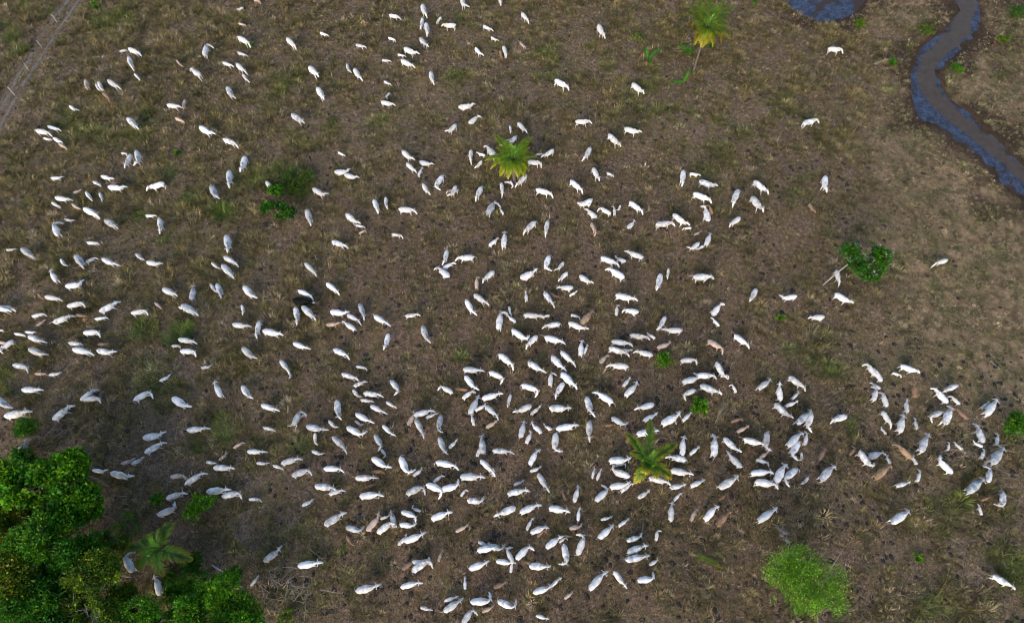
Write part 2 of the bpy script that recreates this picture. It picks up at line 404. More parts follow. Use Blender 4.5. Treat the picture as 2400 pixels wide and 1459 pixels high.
DEEP = [((.022,.115,.006), 4), ((.040,.160,.008), 3), ((.085,.19,.008), 1.5)]
MID = [((.030,.150,.006), 3), ((.062,.210,.008), 3), ((.130,.240,.008), 1.8)]
LIME = [((.070,.230,.008), 3), ((.150,.310,.010), 3), ((.030,.140,.008), 1.5)]
OLIVE = [((.100,.190,.010), 3), ((.190,.260,.012), 2), ((.035,.105,.010), 2), ((.17,.10,.02), .3)]
YELL = [((.140,.200,.008), 3), ((.340,.340,.012), 1.5), ((.035,.110,.008), 3), ((.18,.09,.02), .3)]

def tree(name, label, cat, crown_px, hz, r_px, palette, nleaf, leaf=.2, base_px=None, lobes=10, flat=.62, bark=M_bark, gaps=0, group=None, trunk_r=None, aspect=.6, ell=(1,1), bunch=7, limbs=6, seed=None, lobe_r=(.32,.5)):
    seed = seed if seed is not None else int(crown_px[0]*7+crown_px[1])
    cx, cy = unproj(crown_px[0], crown_px[1], hz); ex, ey = unproj(crown_px[0]+r_px, crown_px[1], hz)
    R = abs(ex-cx); R3 = np.array((R*ell[0], R*ell[1], R*flat)); R3[2] = min(R3[2], hz*.62)
    if base_px is None: bx, by = cx + .25, cy - .2
    else: bx, by = unproj(base_px[0], base_px[1], 0)
    root = empty(name, (bx, by, 0)); tag(root, label, cat, group)
    cc = np.array((cx-bx, cy-by, hz)); tr = trunk_r or max(.05, R*.055)
    P, D, kk, Ls = crown_points(cc, R3, bunch, nleaf, lobes, seed=seed, gaps=gaps, lobe_r=lobe_r)
    P[:,2] = np.maximum(P[:,2], .05)
    B = Buf(); fork = cc*np.array((.45,.45,1)) - (0, 0, R3[2]*.75); fork[2] = max(fork[2], .25*hz)
    r = np.random.default_rng(seed+1)
    mid = fork*.5 + np.array((r.normal()*.12, r.normal()*.12, 0))
    B.tube([(0,0,-.1), mid, fork], [tr*1.25, tr, tr*.8], 8)
    for i, L in enumerate(Ls[:limbs+4]):
        m1 = fork*.55 + L*.45 + r.normal(size=3)*R*.08
        B.tube([fork, m1, L, L + (L-fork)*.28 + r.normal(size=3)*R*.06], [tr*.62, tr*.4, tr*.2, tr*.08], 5)
        for q in range(4):
            e = L + r.normal(size=3)*R3*.32; B.tube([m1*.5+L*.5, e*.5+L*.5 + r.normal(size=3)*.05*R, e], [tr*.2, tr*.13, tr*.05], 4)
    link('trunk', B.mesh('trunk', bark), root)
    sz = leaf*np.exp(np.random.default_rng(seed+2).normal(size=len(P))*.25)
    link('crown', leaf_mesh('crown', P, D, sz, pal(palette, len(P), kk, seed+3), M_leaf, aspect), root)
    return root, cc, R3, P

def frond_geo(B, hub, tip, rise, nleaf, llen, cg, ct_, droop=.45, width=.055, seed=0, half=False):
    r = np.random.default_rng(seed); hub = np.array(hub, float); tip = np.array(tip, float)
    ctrl = hub*.45 + tip*.55; ctrl[2] = max(hub[2], tip[2]) + rise
    pt = lambda t: hub*(1-t)**2 + ctrl*2*t*(1-t) + tip*t*t
    dv = lambda t: 2*(1-t)*(ctrl-hub) + 2*t*(tip-ctrl)
    B.tube([pt(t) for t in (0,.25,.5,.75,1)], [.055,.045,.033,.02,.008], 5, (.16,.17,.05))
    for i in range(nleaf):
        t = .10 + .90*(i+r.random()*.5)/nleaf; p = pt(t); d = dv(t); d /= np.linalg.norm(d)
        sd_ = np.cross(d, (0, 0, 1)); sd_ /= np.linalg.norm(sd_)+1e-9; up = np.cross(sd_, d)
        ll = llen*(math.sin(math.pi*min(.965, .24+t*.74))**.8)*(.85+.3*r.random())
        for s in (-1, 1):
            a = .95 - .45*t + r.normal()*.12
            dr = d*math.cos(a) + sd_*s*math.sin(a) + up*(.28 + r.normal()*.12)
            e1 = p + dr*ll*.5; e2 = p + dr*ll*.93; e2[2] -= droop*ll*(.5+.3*r.random())
            w = np.cross(dr, up*.4+np.array((0,0,.6))); w /= np.linalg.norm(w)+1e-9; w *= width*.5
            u = np.clip(t*.95 + .12 + r.normal()*.14, 0, 1)**1.5
            c0 = np.array(cg)*(.85+.3*r.random()); c1 = c0*(1-u) + np.array(ct_)*u
            b = len(B.v); B.v += [p-w*.5, p+w*.5, e1+w, e1-w, e2]; B.c += [c0, c0, c0*.65+c1*.35, c0*.65+c1*.35, c1]
            B.f += [(b, b+1, b+2, b+3), (b+3, b+2, b+4)]

def palm(label, base_px, hub_px, tips, h=None, llen=.85, cg=(.025,.105,.008), ctip=(.21,.19,.012), fronds_lo=(), spear=True, trunk_r=.17, name='palm_tree', skirt=8, group=None, n=46, rise=.9, width=.075):
    if h is None:
        b = np.array(unproj(*base_px, 0)); h = min(np.arange(1, 14, .1), key=lambda z: np.hypot(*(np.array(unproj(*hub_px, z))-b)))
    hx, hy = unproj(*hub_px, h); bx, by = unproj(*base_px, 0)
    root = empty(name, (bx, by, 0)); tag(root, label, 'palm tree', group); o = np.array((bx, by, 0))
    hub = np.array((hx, hy, h)) - o
    B = Buf(); r = np.random.default_rng(int(base_px[0]))
    k = 12; pts = [hub*np.array((q, q, 1))*np.array((1, 1, 1)) for q in [0]]
    pts = [np.array((hub[0]*(i/k)**1.2, hub[1]*(i/k)**1.2, hub[2]*i/k - .05)) for i in range(k+1)]
    B.tube(pts, [trunk_r*(1.15 + .10*(i % 2) + (.35 if i == 0 else 0)) for i in range(k+1)], 9)
    link('trunk', B.mesh('trunk', M_palmbark), root)
    for i, T in enumerate(tips):
        dz = T[2] if len(T) > 2 else -.9
        tx, ty = unproj(T[0], T[1], h+dz); B = Buf()
        cgi = np.array(cg)*(.85+.35*r.random()); ci = np.array(ctip)
        frond_geo(B, hub+(0,0,.1), np.array((tx, ty, h+dz))-o, (T[3] if len(T) > 3 else rise), n, llen, cgi, ci, seed=i+int(base_px[0]), width=width)
        link('frond', B.mesh('frond', M_palm, False), root)
    for i in range(skirt):                                     # old dead fronds hanging under the crown
        a = i*2*math.pi/skirt + r.random(); B = Buf(); q = .9+.5*r.random()
        frond_geo(B, hub-(0,0,.25), hub + np.array((math.cos(a)*q, math.sin(a)*q, -1.6-r.random())), -.1, 20, .35, (.17,.13,.08), (.24,.19,.13), seed=90+i)
        f_ = link('frond', B.mesh('frond', M_palm, False), root); f_['label'] = 'dry brown hanging frond'
    if spear:
        for i in range(3):
            B = Buf(); a = r.uniform(0, 6.28); frond_geo(B, hub, hub + np.array((math.cos(a)*.8, math.sin(a)*.8, 1.9)), .5, 26, .5, (.075,.22,.012), (.12,.26,.015), seed=70+i, droop=.15)
            link('frond', B.mesh('frond', M_palm, False), root)
    return root

# ---------------------------------------------------------------- cattle
def rot2(p, a, c=(0, 0)):
    x, y = p[0]-c[0], p[1]-c[1]; return (c[0]+x*math.cos(a)-y*math.sin(a), c[1]+x*math.sin(a)+y*math.cos(a))
def cattle_mesh(name, yaw=0., pitch=0., gait=0, tail='hang', lying=False, calf=False, fat=1., hump=1., voxel=.032, bend=0.):
    """one continuous zebu body, nose towards +x; returns mesh, rump point, muzzle point"""
    B = Buf(); W = (.98 if calf else 1.06)*fat; dz = -.56 if lying else 0.
    sy = lambda x: bend*(x**2)*(1 if x > 0 else -1)*.5
    S = [(-.83,1.20,.07,.09), (-.78,1.14,.17,.19), (-.66,1.07,.25,.27), (-.50,1.04,.285,.315), (-.30,1.02,.285,.335), (-.08,.985,.325,.365),
         (.14,.98,.325,.375), (.34,1.0,.275,.365), (.50,1.04,.225,.34), (.62,1.06,.19,.30), (.72,1.09,.15,.25)]
    if lying: S = [(a, b, c*1.13, d*.90) for a, b, c, d in S]
    if calf: S = [(a, b+.04, c, d*.82) for a, b, c, d in S]
    B.tube([(x, sy(x), z+dz) for x, z, w, h in S], [(w*W, h) for x, z, w, h in S], 14)
    # neck and head swing about the withers
    def nk(x, y, z):
        t = min(max((x-.62)/.62, 0), 1.25); a = yaw*t
        zz = z + (x-.62)*math.tan(pitch)*min(1, t*1.3)
        q = rot2((x, y), a, (.62, 0)); return (q[0]-abs(math.sin(a))*.05, q[1]+sy(.62), zz+dz)
    N = [(.55,1.06,.19,.29), (.70,1.11,.15,.235), (.84,1.17,.12,.185), (.98,1.22,.098,.150), (1.08,1.25,.095,.125)]
    B.tube([nk(x, 0, z) for x, z, w, h in N], [(w*(W*.5+.5), h) for x, z, w, h in N], 12)
    Hd = [(1.02,1.27,.095,.10), (1.12,1.26,.130,.135), (1.22,1.20,.125,.125), (1.33,1.12,.095,.100), (1.42,1.05,.085,.080), (1.48,1.02,.065,.055)]
    hd = -.10 if pitch > -.5 else -.35
    B.tube([nk(x, 0, z+(x-1.05)*hd) for x, z, w, h in Hd], [(w, h) for x, z, w, h in Hd], 10)
    if not calf: B.ball(nk(.80, 0, .90), (.20,.035,.17), 8, yaw=yaw*.3)
    if hump > 0: B.ball((.50, sy(.5), 1.36+dz), (.17*hump,.085*hump,.12*hump), 10, pitch=.25)
    for s in (-1, 1):
        B.ball((-.47, s*.20*W, 1.20+dz), (.09,.06,.10), 8); B.ball((-.60, s*.15*W, .98+dz), (.20,.12,.27), 8)
        B.ball((.44, s*.17*W, 1.0+dz), (.17,.085,.27), 8)
        # ears: long, lateral, drooping back
        e0 = nk(1.06, s*.08, 1.26); e1 = nk(1.02, s*.24, 1.26); e2 = nk(.97, s*.385, 1.19)
        B.tube([e0, e1, e2], [(.034,.036), (.066,.028), (.026,.020)], 8)
        h0 = nk(1.06, s*.05, 1.33); h1 = nk(1.02, s*.10, 1.42); h2 = nk(.97, s*.11, 1.49)
        if not calf: B.tube([h0, h1, h2], [.032,.024,.016], 6)
    gf = {0: (.02,-.02), 1: (.20,-.16), 2: (-.14,.20), 3: (.10,.02)}[gait]; gr = {0: (.0,.03), 1: (-.18,.16), 2: (.18,-.12), 3: (-.08,.05)}[gait]
    feet = []
    if not lying:
        for s, f, q in ((-1, gf[0], gr[0]), (1, gf[1], gr[1])):
            y = s*.15*W; x = .46
            B.tube([(x, y, .86), (x+f*.35+.01, y, .60), (x+f*.6+.02, y, .42), (x+f*.9, y, .16), (x+f+.02, y, .07), (x+f+.035, y, .0)], [.105,.072,.052,.038,.042,.050], 8)
            y = s*.16*W; x = -.60
            B.tube([(x, y, .95), (x+.05+q*.2, y, .68), (x-.10+q*.55, y, .46), (x-.05+q*.85, y, .18), (x-.03+q, y, .07), (x+q, y, .0)], [.14,.095,.052,.038,.042,.050], 8)
    else:
        for s in (-1, 1):
            B.tube([(.45, s*.17, .38), (.72, s*.20, .16), (.80, s*.20, .09), (.62, s*.24, .05), (.52, s*.24, .05)], [.10,.065,.055,.042,.045], 8)
        B.tube([(-.50, .22, .35), (-.18, .40, .20), (-.22, .42, .12), (-.50, .50, .07), (-.62, .52, .05)], [.17,.11,.06,.045,.045], 8)
        B.tube([(-.45, -.25, .30), (-.15, -.33, .16), (-.40, -.36, .08)], [.15,.09,.05], 8)
    if not calf and not lying: B.ball((-.36, 0, .68), (.17,.13,.10), 8)
    t0 = np.array((-.83, 0, 1.22+dz))
    T = {'hang': [(-.86,0,1.14), (-.905,.01,.9), (-.90,.02,.66), (-.89,.02,.44)], 'out': [(-.95,.02,1.22), (-1.10,.06,1.16), (-1.24,.12,1.06), (-1.36,.16,.94)],
         'left': [(-.90,.05,1.20), (-.98,.18,1.10), (-.97,.33,.96), (-.90,.42,.80)], 'right': [(-.90,-.05,1.20), (-.98,-.18,1.10), (-.97,-.33,.96), (-.90,-.42,.80)]}[tail]
    T = [t0] + [np.array(q)+(0, 0, dz if tail != 'hang' or not lying else dz*.9) for q in T]
    for q in T: q[2] = max(q[2], .05)
    B.tube(T, [.042,.034,.027,.026,.022], 7); B.ball(T[-1]-np.array((.02,0,.08)), (.04,.035,.11) if not lying else (.07,.04,.04), 6)
    me = B.mesh('tmp', None); ob = bpy.data.objects.new('tmp', me); C.objects.link(ob)
    md = ob.modifiers.new('r', 'REMESH'); md.mode = 'VOXEL'; md.voxel_size = voxel
    sm_ = ob.modifiers.new('s', 'SMOOTH'); sm_.factor = .5; sm_.iterations = 3
    dg = bpy.context.evaluated_depsgraph_get(); out = bpy.data.meshes.new_from_object(ob.evaluated_get(dg))
    bpy.data.objects.remove(ob); out.name = name
    nv = len(out.vertices); v = np.zeros(nv*3, np.float32); out.vertices.foreach_get('co', v); v = v.reshape(-1, 3)
    muz = np.array(nk(1.49, 0, 1.02+.45*hd)); near = lambda p, r: np.clip(1.4-np.linalg.norm(v-np.array(p), axis=1)/r, 0, 1)
    dark = near(muz+(0,0,-.01), .065)*.8
    for s in (-1, 1): dark = np.maximum(dark, near(nk(1.17, s*.092, 1.25+.12*hd), .034))
    if not lying: dark = np.maximum(dark, np.clip((.085-v[:,2])/.03, 0, 1)*(.75 if True else 0))
    dark = np.maximum(dark, near(T[-1]-np.array((.02,0,.10)), .11))
    if not calf:
        for s in (-1, 1): dark = np.maximum(dark, near(nk(.97, s*.11, 1.49), .05)*.7)
    grey = np.maximum(near((.52, 0, 1.34+dz), .34), near(nk(.82, 0, 1.2), .30)*.7)
    grey = np.maximum(grey, near((-.62, 0, 1.05+dz), .36)*.55)
    pink = np.maximum(near((-.36, 0, .64), .2) if not lying else 0*dark, near(muz, .12)*.7)
    for s in (-1, 1): pink = np.maximum(pink, near(nk(.99, s*.27, 1.22), .10)*.8)
    a = out.color_attributes.new('col', 'FLOAT_COLOR', 'POINT'); cc = np.ones((nv, 4), np.float32); cc[:,0] = dark; cc[:,1] = grey; cc[:,2] = pink
    a.data.foreach_set('color', cc.ravel()); out.materials.clear(); out.materials.append(M_hide)
    out.polygons.foreach_set('use_smooth', np.ones(len(out.polygons), bool)); out.update()
    return out, np.array((-.86, 0, 1.12+dz)), muz

R_ = math.radians
ADULT = [cattle_mesh('cow_body', R_(y), R_(p), g, t, fat=f, hump=h) for y, p, g, t, f, h in (
    (0,-12,1,'hang',1.0,1.0), (8,-20,2,'left',1.05,.9), (-10,-15,1,'hang',.95,1.1), (16,-6,0,'hang',1.05,1.), (-16,-25,3,'right',1.0,.8), (4,-30,2,'out',1.0,1.0), (-6,4,1,'hang',1.06,1.1))]
ADULT_L = [cattle_mesh('cow_body', R_(y), R_(p), g, t) for y, p, g, t in ((42,-14,3,'hang'), (58,-22,0,'left'))]
ADULT_R = [cattle_mesh('cow_body', R_(y), R_(p), g, t) for y, p, g, t in ((-42,-14,3,'hang'), (-58,-22,1,'right'))]
ADULT_D = [cattle_mesh('cow_body', R_(y), R_(-40), g, 'hang') for y, g in ((8, 3), (-12, 1))]
ADULT_Z = [cattle_mesh('cow_body', R_(y), R_(4), 0, 'hang', lying=True) for y in (10, -28, 30)]
CALF = [cattle_mesh('calf_body', R_(y), R_(p), g, t, calf=True, hump=h, fat=f, voxel=.036) for y, p, g, t, h, f in (
    (0,-14,1,'hang',.45,1.0), (14,-24,2,'hang',.4,.95), (-14,-8,1,'out',.3,1.0), (26,-14,0,'left',.5,1.05), (-26,-20,3,'hang',.4,1.0), (6,2,2,'right',.4,1.05))]
CALF_T = [cattle_mesh('calf_body', R_(y), R_(-15), 3, 'hang', calf=True, hump=.4, voxel=.036) for y in (48, -48)]
CALF_Z = [cattle_mesh('calf_body', R_(y), R_(2), 0, 'hang', calf=True, hump=.4, lying=True, voxel=.036) for y in (20, -25)]

